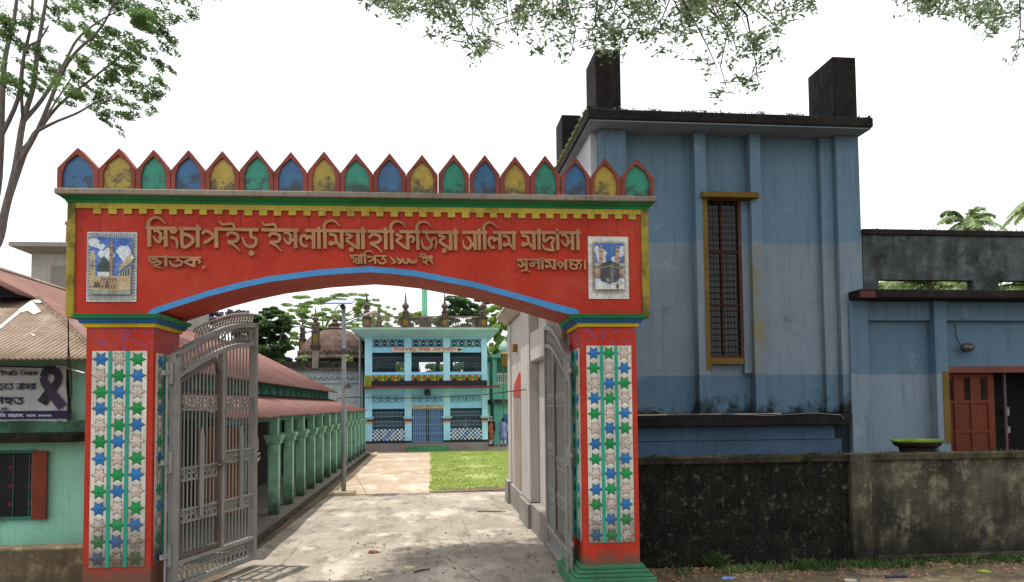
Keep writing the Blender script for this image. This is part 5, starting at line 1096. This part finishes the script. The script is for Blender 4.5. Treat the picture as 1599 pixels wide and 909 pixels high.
CL = [(205, 18, 34, 13), (236, 48, 28, 14), (182, 50, 28, 9), (252, 66, 16, 6), (160, 70, 15, 9), (186, 84, 18, 7), (124, 96, 18, 8), (246, 96, 13, 7), (204, 106, 18, 7), (165, 116, 22, 9), (204, 130, 20, 7), (240, 142, 20, 8), (104, 146, 28, 9), (145, 154, 20, 6), (190, 168, 25, 8), (164, 180, 12, 6), (226, 156, 15, 7), (66, 86, 22, 11), (78, 108, 18, 8), (42, 104, 12, 7), (118, 42, 18, 10), (20, 42, 22, 11), (8, 112, 12, 8), (4, 128, 8, 5), (30, 136, 12, 8), (50, 22, 12, 8), (104, 10, 20, 7), (150, 6, 18, 7), (272, 4, 24, 6), (222, 4, 30, 8), (118, 120, 14, 7), (140, 68, 12, 6), (215, 88, 16, 6), (90, 128, 12, 5), (60, 130, 10, 6), (180, 2, 26, 8), (85, 20, 10, 6), (265, 62, 6, 4), (130, 20, 12, 6), (170, 140, 12, 4), (255, 130, 10, 5), (10, 60, 14, 8)]
P = []
for x, y, rx, ry in CL:
    c = at(x, y, 22+random.uniform(-1.6, 1.6)); k = 22/FOC*1.02
    for _ in range(10):
        cc = np.array(c)+np.array([random.gauss(0, .55)*rx*k, random.gauss(0, .4), random.gauss(0, .62)*ry*k])
        P.append(clump_pts(cc, (rx*k*.36, .3, ry*k*.30), int(rx*ry*.42)+14))
for x, y in [(300, -30), (240, -50), (150, -45), (60, -50), (-40, 20), (-80, 80), (-60, -40), (-110, 10), (200, -90), (20, -90), (100, -110)]:
    P.append(clump_pts(at(x, y, 22), (1.1, 1.0, .45), 700))
mb.build('trunk', bark('pale_bark', '77706d'), lt, smooth=True)
leaves('crown', np.concatenate(P), .075, foliage('rain_tree_leaf', '3f5535', '7a9a58', .9, .45), lt, .5, .5)
# umbrella rain tree far behind the dome
def layered(label, name, base, trunk_top, CLs, Y, m_, size, per, branch=True, dens=1.0, jit=2.0):
    t_ = thing(name, label, 'tree', base, group='trees behind the mosques'); mb = MB(); P = []
    top = Vector(trunk_top); limb(mb, [base, (base[0]*.7+top.x*.3, base[1], top.z*.45), top], .38, .24, 8)
    for x, y, rx, ry in CLs:
        c = at(x, y, Y+random.uniform(-jit, jit)); k = Y/FOC
        if branch: limb(mb, [top, top.lerp(c, .5)+Vector((0, 0, .3)), c], .085, .02, 5)
        for _ in range(11):
            cc = np.array(c)+np.array([random.gauss(0, .62)*rx*k, random.gauss(0, .8), random.gauss(0, .6)*ry*k])
            P.append(clump_pts(cc, (rx*k*.36, .7, ry*k*.26), int(per*rx*ry/170*dens)))
    mb.build('trunk', bark(), t_, smooth=True); leaves('crown', np.concatenate(P), size, m_, t_, .55, .6); return t_
layered('broad flat topped rain tree spreading behind the old dome', 'rain_tree', (-8, 60, 0), (-8.2, 60, 8.2),
        [(470, 490, 24, 10), (500, 470, 30, 8), (538, 466, 28, 8), (576, 474, 20, 8), (556, 488, 18, 8), (448, 500, 20, 9), (520, 494, 22, 9), (590, 500, 13, 9), (440, 514, 14, 8), (490, 505, 20, 7), (570, 506, 18, 7), (600, 486, 12, 7), (600, 520, 14, 12), (460, 530, 14, 12), (545, 512, 20, 8), (415, 505, 18, 10)], 60, foliage('far_rain_leaf', '4a6a2e', '8fab5c', .35, .45), .13, 190)
def dense(label, name, base, CLs, Y, m_, size, per, cat='tree', th=.16, group='trees behind the mosques'):
    t_ = thing(name, label, cat, base, group=group); mb = MB(); P = []
    for x, y, rx, ry in CLs:
        k = Y/FOC; c = at(x, y, Y+random.uniform(-.8, .8))
        limb(mb, [base, (base[0]*.6+c.x*.4, base[1], c.z*.5), c], th, .03, 6)
        for _ in range(16):
            d = RNG.normal(size=3); d /= np.linalg.norm(d)
            cc = np.array(c)+d*np.array([rx*k, rx*k, ry*k])*random.uniform(.45, 1.1); P.append(clump_pts(cc, (rx*k*.36, rx*k*.36, ry*k*.26), int(per*rx*ry/140)))
    mb.build('trunk', bark(), t_, smooth=True); leaves('crown', np.concatenate(P), size, m_, t_, .42, .8, .25); return t_
dense('dense dark leaved mango tree over the end of the tin roof', 'mango_tree', (-10.5, 47, 0), [(420, 512, 28, 20), (398, 530, 24, 22), (436, 540, 20, 22), (410, 556, 30, 22), (380, 505, 22, 18), (440, 568, 18, 14), (425, 490, 18, 9), (445, 505, 10, 12)], 47, foliage('mango_leaf', '1f331c', '5d7a44', .8, .25), .15, 210)
dense('purple tinged bush tree glimpsed over the left gate leaf', 'flowering_tree', (-14, 44, 0), [(350, 500, 26, 14), (320, 515, 26, 16), (370, 492, 14, 10), (290, 530, 24, 16)], 44, foliage('purple_leaf', '2b3320', '6a5a78', 1.6, .3), .17, 60)
dense('dark crowned tree behind the right corner of the terrace', 'broadleaf_tree', (3, 56, 0), [(728, 474, 24, 12), (745, 490, 20, 14), (712, 486, 20, 12), (735, 505, 26, 12), (760, 470, 12, 8), (705, 468, 12, 5), (690, 500, 20, 10)], 56, foliage('dark_leaf', '24391f', '5a7d42', .8, .3), .15, 130)
dense('bright green tree between the mosque and the white side building', 'broadleaf_tree', (5.5, 54, 0), [(778, 488, 22, 13), (795, 505, 18, 16), (775, 515, 20, 16), (785, 538, 20, 18), (770, 555, 14, 20), (800, 540, 12, 24), (765, 590, 10, 20), (770, 630, 12, 18)], 54, foliage('bright_leaf', '56762e', 'a8c266', .7, .45), .15, 120)
dense('green tree showing through the upper mosque windows', 'broadleaf_tree', (-.5, 57, 0), [(620, 585, 34, 22), (670, 590, 34, 20), (720, 585, 30, 22), (650, 530, 30, 14), (590, 520, 20, 14), (640, 500, 30, 12), (700, 520, 24, 14)], 57, foliage('mid_leaf', '4c7030', '8fae58', .7, .45), .24, 60)
# plants on the old parapet
for lab, x, y, s in (('small bright sapling rooted on the old parapet left of the ochre pinnacle', 476, 560, 7), ('small leafy shrub growing on the parapet by the drain pipe', 548, 563, 7)):
    c = at(x, y, 42.9); t_ = thing('parapet_plant', lab, 'plant', (c.x, 42.85, 4.93)); mb = MB(); Q = []
    for i in range(6):
        e = c+Vector((random.uniform(-.25, .25), random.uniform(-.1, .1), random.uniform(-.1, .3))); limb(mb, [(c.x, 42.9, 4.93), (c.x*.5+e.x*.5, 42.85, 5.05), e], .015, .006, 4); Q.append(clump_pts(e, (.11, .1, .09), 34))
    mb.build('stem', bark(), t_); leaves('foliage', np.concatenate(Q), .11, foliage('sapling_leaf', '7f9a45', 'b5c972', 1, .4), t_, .6)
# overhanging canopy: trunk stands behind the camera to the right
ov = thing('overhanging_tree', 'large roadside tree whose leafy twigs hang into the top of the view', 'tree', (9.5, -1.5, 0))
mb = MB(); limb(mb, [(9.5, -1.5, 0), (9.3, -1.3, 3), (8.7, -.4, 5.8), (7.5, 1.8, 7.6), (5.6, 5, 9.2), (3.2, 8, 10.2), (1.0, 10.5, 10.9)], .5, .07, 10)
limb(mb, [(8.7, -.4, 5.8), (8.6, 3, 8.4), (8.2, 7, 10), (7.6, 11, 11)], .2, .05); limb(mb, [(7.5, 1.8, 7.6), (4.4, 3.4, 8.6), (1.2, 5, 9), (-1.2, 7.5, 9.4)], .16, .04)
limb(mb, [(8.7, -.4, 5.8), (7, -4, 8.4), (3, -6, 9.8), (-2, -7, 10.5)], .22, .05)
tipsL = []; PL = []
env = [(575, 8), (600, 14), (640, 18), (665, 30), (690, 40), (715, 70), (745, 88), (765, 78), (780, 28), (800, 48), (825, 92), (850, 96), (862, 70), (885, 105), (900, 112), (925, 70), (955, 75), (985, 95), (1020, 118), (1060, 118), (1090, 95), (1120, 140), (1150, 160), (1165, 172), (1180, 150), (1195, 110), (1215, 105), (1228, 100), (1232, 40), (1246, 6)]
env2 = [(1372, 60), (1385, 55), (1410, 30), (1450, 16), (1490, 12), (1520, 30), (1545, 42), (1570, 74), (1585, 88), (1605, 76), (1640, 90)]
def envy(E, x):
    for (a, ya), (b, yb) in zip(E, E[1:]):
        if a <= x <= b: return ya+(yb-ya)*(x-a)/(b-a)
    return 0
def spray(tip, start):
    mid = start.lerp(tip, .55)+Vector((random.uniform(-.08, .08), random.uniform(-.08, .08), .08)); mb.tube([start, mid, tip], [.007, .005, .002], 4, False)
    n = random.randint(9, 15)
    for i in range(n):
        t = .30+.70*i/(n-1); p = mid.lerp(tip, (t-.55)/.45) if t > .55 else start.lerp(mid, t/.55)
        for _ in range(4): PL.append(np.array(p)+RNG.normal(0, .045, 3))
for E_, N in ((env, 92), (env2, 20)):
    xs = [e[0] for e in E_]; c = 0
    while c < N:
        # clustered: choose a hanging branchlet then several sprays round it
        x = random.uniform(xs[0], xs[-1]); m_ = envy(E_, x); y = m_*(1-random.random()**1.15)
        if m_ < 6: c += .3; continue
        if y > .55*m_ and random.random() < .35: continue
        Y = random.uniform(7.2, 9.4); a = at(x, y, Y)
        for _ in range(random.randint(1, 3)):
            tip = a+Vector((random.uniform(-.11, .11), random.uniform(-.2, .2), random.uniform(-.09, .07)))
            spray(tip, tip+Vector((random.choice((-1, 1))*random.uniform(.1, .34), random.uniform(-.35, .3), random.uniform(.03, .3))))
        if y > 20: mb.tube([a+Vector((0, 0, .02)), a+Vector((random.uniform(-.25, .25), .1, .35)), a+Vector((random.uniform(-.6, .6), .2, .9)), a+Vector((random.uniform(-1.1, 1.1), .3, 1.6))], [.004, .007, .012, .02], 5, False)
        c += 1
# the crown above the view
HI = []
limb(mb, [(1.0, 10.5, 10.9), (-1, 11.8, 11.6), (-3.2, 13, 12.3)], .07, .03)
for _ in range(120):
    x, y = random.uniform(-2.9, .2), random.uniform(10.2, 13.8)
    HI.append(clump_pts((x, y, 2.4+.6*y+1.2+random.uniform(0, 1.2)), (.6, .6, .28), 260))
for _ in range(125):
    x, y = random.uniform(-1.6, 9.5), random.uniform(10.0, 14.0)
    
    z = max(8.2, 2.4+.60*y+1.1)+random.uniform(0, 2.0)
    HI.append(clump_pts((x, y, z), (.8, .8, .35), 260))
for _ in range(60):
    x, y = random.uniform(-2, 11), random.uniform(-8, 2); HI.append(clump_pts((x, y, random.uniform(7.5, 10.5)), (1, 1, .5), 200))
mb.build('trunk', bark('dark_bark', '4a4340'), ov, smooth=True)
leaves('crown', np.concatenate([np.atleast_2d(p) for p in PL]), .066, foliage('overhang_leaf', '4f5f44', '8d9f76', 2.2, .55), ov, .38, .55, .05)
leaves('crown', np.concatenate(HI), .125, _mc['overhang_leaf'], ov, .45, .7, .2)
# palms behind the wing
def palm(label, x, y, zc, n, L, lean=0, seed=1):
    rs = random.Random(seed); t_ = thing('palm_tree', label, 'palm', (x, y, 0), group='palms behind the blue wing'); mb = MB()
    limb(mb, [(x, y, 0), (x+lean*.4, y, zc*.5), (x+lean, y, zc)], .19, .12, 8); mb.build('trunk', bark('palm_bark', '7a6b58'), t_)
    fr = MB(); V = []; F = []
    for i in range(n):
        a = 2*PI*i/n+rs.uniform(-.2, .2); el = rs.uniform(-.25, 1.2); l = L*rs.uniform(.75, 1.1); c = Vector((x+lean, y, zc)); P_ = []
        for k in range(11):
            t = k/10; rr = l*t*math.cos(el)*(1-.12*t); P_.append(c+Vector((math.cos(a)*rr, math.sin(a)*rr, l*t*math.sin(el)-l*.62*t*t)))
        fr.tube(P_, [.028*(1-.8*k/10) for k in range(11)], 4)
        for k in range(3, 44):
            t = k/44; j = min(9, int(t*10)); p = P_[j].lerp(P_[j+1], t*10-j); d = (P_[j+1]-P_[j]).normalized(); s_ = d.cross(Vector((0, 0, 1))); s_ = s_.normalized() if s_.length > .01 else Vector((1, 0, 0))
            ll = l*.26*math.sin(PI*(.12+.85*t))**.6
            for q in (-1, 1):
                e = p+s_*q*ll*.75+d*ll*.45-Vector((0, 0, ll*rs.uniform(.15, .6))); w2 = d*.022; b0 = len(V); V += [p-w2, p+w2, p.lerp(e, .6)+w2*.9, e, p.lerp(e, .6)-w2*.9]; F.append((b0, b0+1, b0+2, b0+3, b0+4))
    mb = MB(); mb.add(V, F); mb.build('fronds', foliage('palm_leaf', '4f6540', '8fa568', 1.5, .4), t_); fr.build('frond_ribs', paint('rib_green', '7a8a55', '5a5a3a', .2, 3), t_)
palm('coconut palm rising above the middle of the stained parapet', 18.1, 24, 8.45, 14, 1.7, .2, 4)
palm('coconut palm cut by the right edge of the view', 21.4, 24.5, 9.3, 14, 1.5, .1, 8)
palm('shorter palm seen through the slots of the parapet', 15.0, 21.5, 5.95, 24, 2.2, 0, 12)
palm('low palm seen at the right end of the parapet slots', 17.6, 20.5, 5.7, 22, 2.2, 0, 15)
dense('low green thicket behind the palms at the blue wing', 'thicket', (20, 34, 0), [(1400, 450, 40, 20), (1500, 455, 50, 20), (1590, 450, 50, 22), (1360, 455, 30, 14)], 34, foliage('thicket_leaf', '6d8550', 'a9b87c', .7, .4), .2, 26, 'shrub', .1, None)

# ================================================================== PEOPLE
SKIN = plain('skin', '6d4630', .6); SKINP = SKIN
def ell_loft(rings, seg=16):
    mb = MB(); v = []; n = len(rings)
    for cx, cy, z, a, b in rings:
        for k in range(seg): q = 2*PI*k/seg; v.append((cx+a*math.cos(q), cy+b*math.sin(q), z))
    f = [(i*seg+k, i*seg+(k+1) % seg, (i+1)*seg+(k+1) % seg, (i+1)*seg+k) for i in range(n-1) for k in range(seg)]
    f += [tuple(range(seg))[::-1], tuple(range((n-1)*seg, n*seg))]; mb.add(v, f); return mb
def person(label, x, y, z0, rz, kurta, trousers, cap, h=1.66, arms='down', hem=.52, kcol2=None):
    t_ = thing('person', label, 'person', (x, y, z0), rz, local=True); s = h/1.70
    J = {'pel': (0, 0, .92), 'sp': (0, .01, 1.15), 'ch': (0, .0, 1.34), 'ne': (0, 0, 1.47), 'hd': (0, -.015, 1.56), 'ht': (0, -.01, 1.66),
         'hl': (-.09, 0, .88), 'kl': (-.10, -.02, .48), 'al': (-.10, .02, .09), 'tl': (-.11, -.13, .035), 'hr': (.09, 0, .88), 'kr': (.10, -.03, .48), 'ar': (.11, .03, .09), 'tr': (.13, -.12, .035),
         'sl': (-.18, 0, 1.38), 'sr': (.18, 0, 1.38)}
    if arms == 'down': J.update(el=(-.24, .04, 1.10), wl=(-.24, -.04, .86), fl=(-.235, -.06, .77), er=(.24, .04, 1.10), wr=(.23, -.05, .86), fr=(.225, -.07, .77))
    else: J.update(el=(-.36, .10, 1.16), wl=(-.19, -.06, 1.02), fl=(-.13, -.10, .98), er=(.24, .04, 1.10), wr=(.23, -.05, .86), fr=(.225, -.07, .77))
    RAD = dict(pel=.13, sp=.12, ch=.14, ne=.055, hd=.092, ht=.075, hl=.085, kl=.055, al=.04, tl=.035, hr=.085, kr=.055, ar=.04, tr=.035, sl=.06, sr=.06, el=.042, wl=.032, fl=.03, er=.042, wr=.032, fr=.03)
    E = ['pel sp', 'sp ch', 'ch ne', 'ne hd', 'hd ht', 'pel hl', 'hl kl', 'kl al', 'al tl', 'pel hr', 'hr kr', 'kr ar', 'ar tr', 'ch sl', 'sl el', 'el wl', 'wl fl', 'ch sr', 'sr er', 'er wr', 'wr fr']
    ks = list(J); me = bpy.data.meshes.new('body'); me.from_pydata([tuple(q*s for q in J[k]) for k in ks], [tuple(ks.index(a) for a in e.split()) for e in E], [])
    o = bpy.data.objects.new('body', me); COL.objects.link(o); o.parent = t_; me.materials.append(SKIN)
    sk = o.modifiers.new('skin', 'SKIN'); 
    for i, k in enumerate(ks): d = me.skin_vertices[0].data[i]; d.radius = (RAD[k]*s, RAD[k]*s*(.8 if k in ('pel', 'sp', 'ch') else 1)); d.use_root = (k == 'pel')
    o.modifiers.new('smooth', 'SUBSURF').levels = 1; o.modifiers['smooth'].render_levels = 2
    hd = J['hd']
    f = MB().lathe([(.001, -.02), (.012, -.012), (.011, .012), (.004, .03)], (0, hd[1]*s-.092*s, hd[2]*s-.005), 8)
    for q in (-1, 1): f.lathe([(.001, -.025), (.014, -.01), (.014, .015), (.001, .028)], (q*.092*s, hd[1]*s, hd[2]*s), 8, .6, 1)
    f.build('face_features', SKIN, t_, smooth=True)
    e_ = MB()
    for q in (-1, 1): e_.lathe([(.001, -.008), (.011, 0), (.001, .008)], (q*.034*s, hd[1]*s-.086*s, hd[2]*s+.015), 8, 1, .5)
    e_.box(-.024, .024, hd[1]*s-.094*s, hd[1]*s-.084*s, hd[2]*s-.046, hd[2]*s-.038); e_.build('eyes_and_mouth', plain('eye_dark', '1d1412', .5), t_)
    sc = lambda L: [tuple(v*s for v in r) for r in L]
    ell_loft(sc([(0, 0, hem, .22, .165), (0, 0, .70, .205, .155), (0, 0, .92, .185, .145), (0, .005, 1.12, .165, .135), (0, .005, 1.28, .195, .145), (0, .005, 1.39, .19, .12), (0, 0, 1.44, .11, .085), (0, 0, 1.49, .062, .062)])).build('long_shirt', kurta, t_, smooth=True)
    sl = MB()
    for a in 'lr':
        p = [Vector(J[k+a])*s for k in ('s', 'e', 'w')]; sl.tube([p[0], p[0].lerp(p[1], .5), p[1], p[1].lerp(p[2], .5), p[1].lerp(p[2], .92)], [.078*s, .07*s, .064*s, .058*s, .056*s], 10)
    sl.build('sleeves', kcol2 or kurta, t_, smooth=True); tr = MB()
    for a in 'lr': tr.tube([Vector(J[k+a])*s for k in ('h', 'k')]+[(Vector(J['a'+a])+Vector((0, 0, .05)))*s], [.105*s, .085*s, .068*s], 10)
    tr.build('trousers', trousers, t_, smooth=True)
    ft = MB()
    for a in 'lr': p = Vector(J['a'+a])*s; ft.frustum((p.x-.05, p.x+.05, p.y-.20, p.y+.06, 0), (p.x-.04, p.x+.04, p.y-.16, p.y+.055, .07))
    ft.build('sandals', plain('sandal_dark', '2a201c', .7), t_, bevel=.01)
    c = ell_loft(sc([(0, -.005, 1.60, .102, .108), (0, 0, 1.66, .098, .105), (0, 0, 1.70, .085, .09), (0, 0, 1.715, .04, .045)])); c.build('skullcap' if cap else 'hair', plain('cap_white', 'b9a8a0', .8) if cap else plain('hair_black', '17130f', .7), t_, smooth=True)
    return t_
p3 = at(786, 698.5, 44.2); p1 = at(765.5, 697.5, 44.6)
person('person in a long lilac shirt walking away towards the blue door', p3.x, 44.2, .012, R(170), plain('lilac_cloth', '8f9bc4', .8), plain('white_trousers', 'b9b7c4', .8), False, 1.62, hem=.46)
person('person in a long orange brown shirt and pale cap by the mosque corner', 3.50, 44.6, .012, R(60), plain('rust_cloth', 'a8603f', .8), plain('white_trousers', 'b9b7c4', .8), True, 1.56, hem=.44)
person('person in dark clothes and pale cap with a hand on the hip', 3.60, 45.7, .012, R(20), plain('dark_cloth', '2c2a33', .8), plain('brown_trousers', '9a6a50', .8), True, 1.72, 'hip', .60)
person('person in a mauve shirt sitting low behind the right window grille of the mosque', 1.95, 42.2, .445, R(190), plain('mauve_cloth', '8a6a86', .8), plain('dark_trousers', '34303a', .8), True, 1.25)

# ================================================================== SMALL THINGS ON THE GROUND
wmat = foliage('weed_leaf', '2f4220', '58703a', 3, .3)
def tuft(label, x, y, r, h, n):
    V = []; F = []
    for _ in range(n):
        a = random.uniform(0, 2*PI); d = r*math.sqrt(random.random())*.8; p = Vector((x+d*math.cos(a), y+d*math.sin(a)*.5, 0)); l = h*random.uniform(.5, 1.1); o = Vector((random.gauss(0, .5), random.gauss(0, .4), 1)).normalized()*l
        w2 = Vector((math.sin(a), math.cos(a), 0))*.008; b0 = len(V); V += [p-w2, p+w2, p+o*.6+w2*.8, p+o+Vector((o.x*.4, o.y*.4, -.15*l)), p+o*.6-w2*.8]; F.append((b0, b0+1, b0+2, b0+3, b0+4))
    mb = MB(); mb.add(V, F); o = mb.build('grass_tuft', wmat); tag(o, label, 'grass tuft', 'tufts along the boundary wall'); return o
for lab, px, Yt, r, h, n in (('broad grass tuft in front of the black wall left of the square pier', 1275, 10.55, .42, .20, 240), ('grass tuft at the foot of the square wall pier', 1350, 10.6, .30, .16, 150), ('low weeds at the foot of the grey wall behind the blue bottle', 1490, 10.7, .4, .14, 150), ('weeds at the right edge under the grey wall', 1560, 10.75, .35, .14, 120), ('leafy weed climbing the black wall near the gate plinth', 1118, 10.85, .16, .36, 120), ('small weeds between gate plinth and black wall', 1195, 10.7, .2, .10, 60), ('sparse weeds below the middle of the grey wall', 1425, 10.65, .28, .12, 80)):
    tuft(lab, at(px, 870, Yt).x, Yt, r, h, n)
gz = lambda px, py: (lambda r: EYE+r*(-EYE.z/r.z))(ray(px, py))
p = gz(1519, 873); bt = MB().tube([(p.x-.13, p.y, .045), (p.x-.09, p.y, .05), (p.x+.10, p.y-.03, .045), (p.x+.14, p.y-.04, .04), (p.x+.17, p.y-.045, .04)], [.03, .042, .042, .03, .016], 10)
tag(bt.build('plastic_bottle', plain('bottle_blue', '4a7f8f', .25, .5), smooth=True), 'crushed pale blue plastic bottle by the grey wall', 'bottle')
def crumple(name, label, cat, px, py, r, col, seed, flat=.35):
    rs = random.Random(seed); p = gz(px, py); mb = MB(); n = 9
    v = [(p.x, p.y, r*flat)]+[(p.x+r*rs.uniform(.6, 1.2)*math.cos(2*PI*i/n), p.y+r*rs.uniform(.5, 1.0)*math.sin(2*PI*i/n), .006+r*flat*rs.uniform(0, .9)) for i in range(n)]+[(p.x+r*1.1*math.cos(2*PI*i/n), p.y+r*.9*math.sin(2*PI*i/n), .0045) for i in range(n)]
    mb.add(v, [(0, 1+i, 1+(i+1) % n) for i in range(n)]+[(1+i, 10+i, 10+(i+1) % n, 1+(i+1) % n) for i in range(n)]); tag(mb.build(name, plain('litter_'+col, col, .5)), label, cat)
crumple('wrapper', 'blue and white crumpled wrapper on the sunlit dirt by the gate plinth', 'litter', 1136, 904, .09, '6f83b5', 1); crumple('wrapper', 'yellow green wrapper lying below the blue bottle', 'litter', 1537, 893, .09, '8f9a3a', 2)
crumple('paper_scrap', 'white paper scrap in front of the grass tuft', 'litter', 1328, 907, .08, 'b9b4aa', 3); crumple('paper_scrap', 'small pale scrap at far right under the wall', 'litter', 1583, 872, .07, 'a8aa98', 5); crumple('paper_scrap', 'pale scrap on the drive inside the gate', 'litter', 641, 888, .10, 'b3a690', 6)
crumple('dry_leaf', 'curled brown leaf in the middle of the drive', 'leaf', 583, 864, .09, '6b4433', 7, .6); crumple('dry_leaf', 'reddish leaf beside the white building plinth', 'leaf', 827, 809, .10, '8a4a3a', 8, .5)
p = gz(1398, 902); tag(MB().tube([(p.x-.14, p.y, .02), (p.x+.15, p.y-.02, .022)], .02, 8).build('tube_scrap', plain('tube_navy', '2f3350', .4)), 'dark blue tube lying on the dirt below the pier', 'litter')
for lab, a, b in (('bent dry stick on the drive inside the gate', (646, 896), (672, 891)), ('small twig on the drive near the right gate leaf', (745, 800), (790, 801)), ('fallen branch on the lawn edge near the mosque', (735, 711), (775, 708))):
    q0, q1 = gz(*a), gz(*b); m_ = (q0+q1)/2+Vector((0, 0, .03)); tag(MB().tube([q0+Vector((0, 0, .025)), m_, q1+Vector((0, 0, .025))], [.012, .014, .008], 6).build('stick', bark('stick_bark', '5d4a3a')), lab, 'stick')
lf = []; n = 1100; P = np.stack([np.concatenate([RNG.uniform(-1.5, 2.6, 200), RNG.uniform(2.6, 9, 900)]), np.concatenate([RNG.uniform(9.9, 14.5, 200), 10.9-np.abs(RNG.normal(0, .55, 900))]), RNG.uniform(.012, .022, n)], 1)
o = leaves('leaf_litter', P, .055, foliage('litter_leaf', '6b5136', '9a8052', 4, .1), None, .5, .12); tag(o, 'scattered dry leaves and crumbs on the dirt and drive', 'leaf litter', kind='stuff')

def wfoot(P): return (np.sin(P[:, 0]*3.1)+np.sin(P[:, 0]*7.3+1)+RNG.normal(0, .5, len(P))) > -.1
wg2 = blades('ground_weeds', 1900, 3.4, 11, 10.42, 10.86, .003, .10, wmat, wfoot); tag(wg2, 'low straggling weeds and grass along the foot of the boundary wall', 'weeds', kind='stuff')
rub = MB(); rs_ = random.Random(5)
for _ in range(420):
    x, y = rs_.uniform(2.7, 9.5), 10.86-abs(rs_.gauss(0, .5)); r = rs_.uniform(.008, .03)
    rub.frustum((x-r, x+r, y-r*.8, y+r*.8, 0), (x-r*.5, x+r*.4, y-r*.4, y+r*.5, r*rs_.uniform(.6, 1.1)))
tag(rub.build('rubble', paint('rubble_brown', '7d6a58', '3f362d', .4, 7, .95)), 'small stones and brick crumbs along the foot of the boundary wall', 'rubble', kind='stuff')

def soil(name, pts, z, seed):
    rs = random.Random(seed); P = []
    for (a, b), (c, d) in zip(pts, pts[1:]+pts[:1]):
        n = max(2, int(math.hypot(c-a, d-b)/.18))
        for i in range(n): t = i/n; P.append((a+(c-a)*t+rs.uniform(-.07, .07), b+(d-b)*t+rs.uniform(-.09, .09)))
    o = MB().prism(P, 'z', -.1, z).build(name, bpy.data.materials['earth']); o['kind'] = 'structure'
soil('bare_soil', [(.1, 21.35), (3.0, 21.7), (3.6, 22.4), (1.6, 22.5), (.2, 22.1)], .018, 1); soil('bare_soil', [(.1, 40.3), (3.0, 40.2), (3.0, 40.9), (.1, 40.85)], .02, 4)
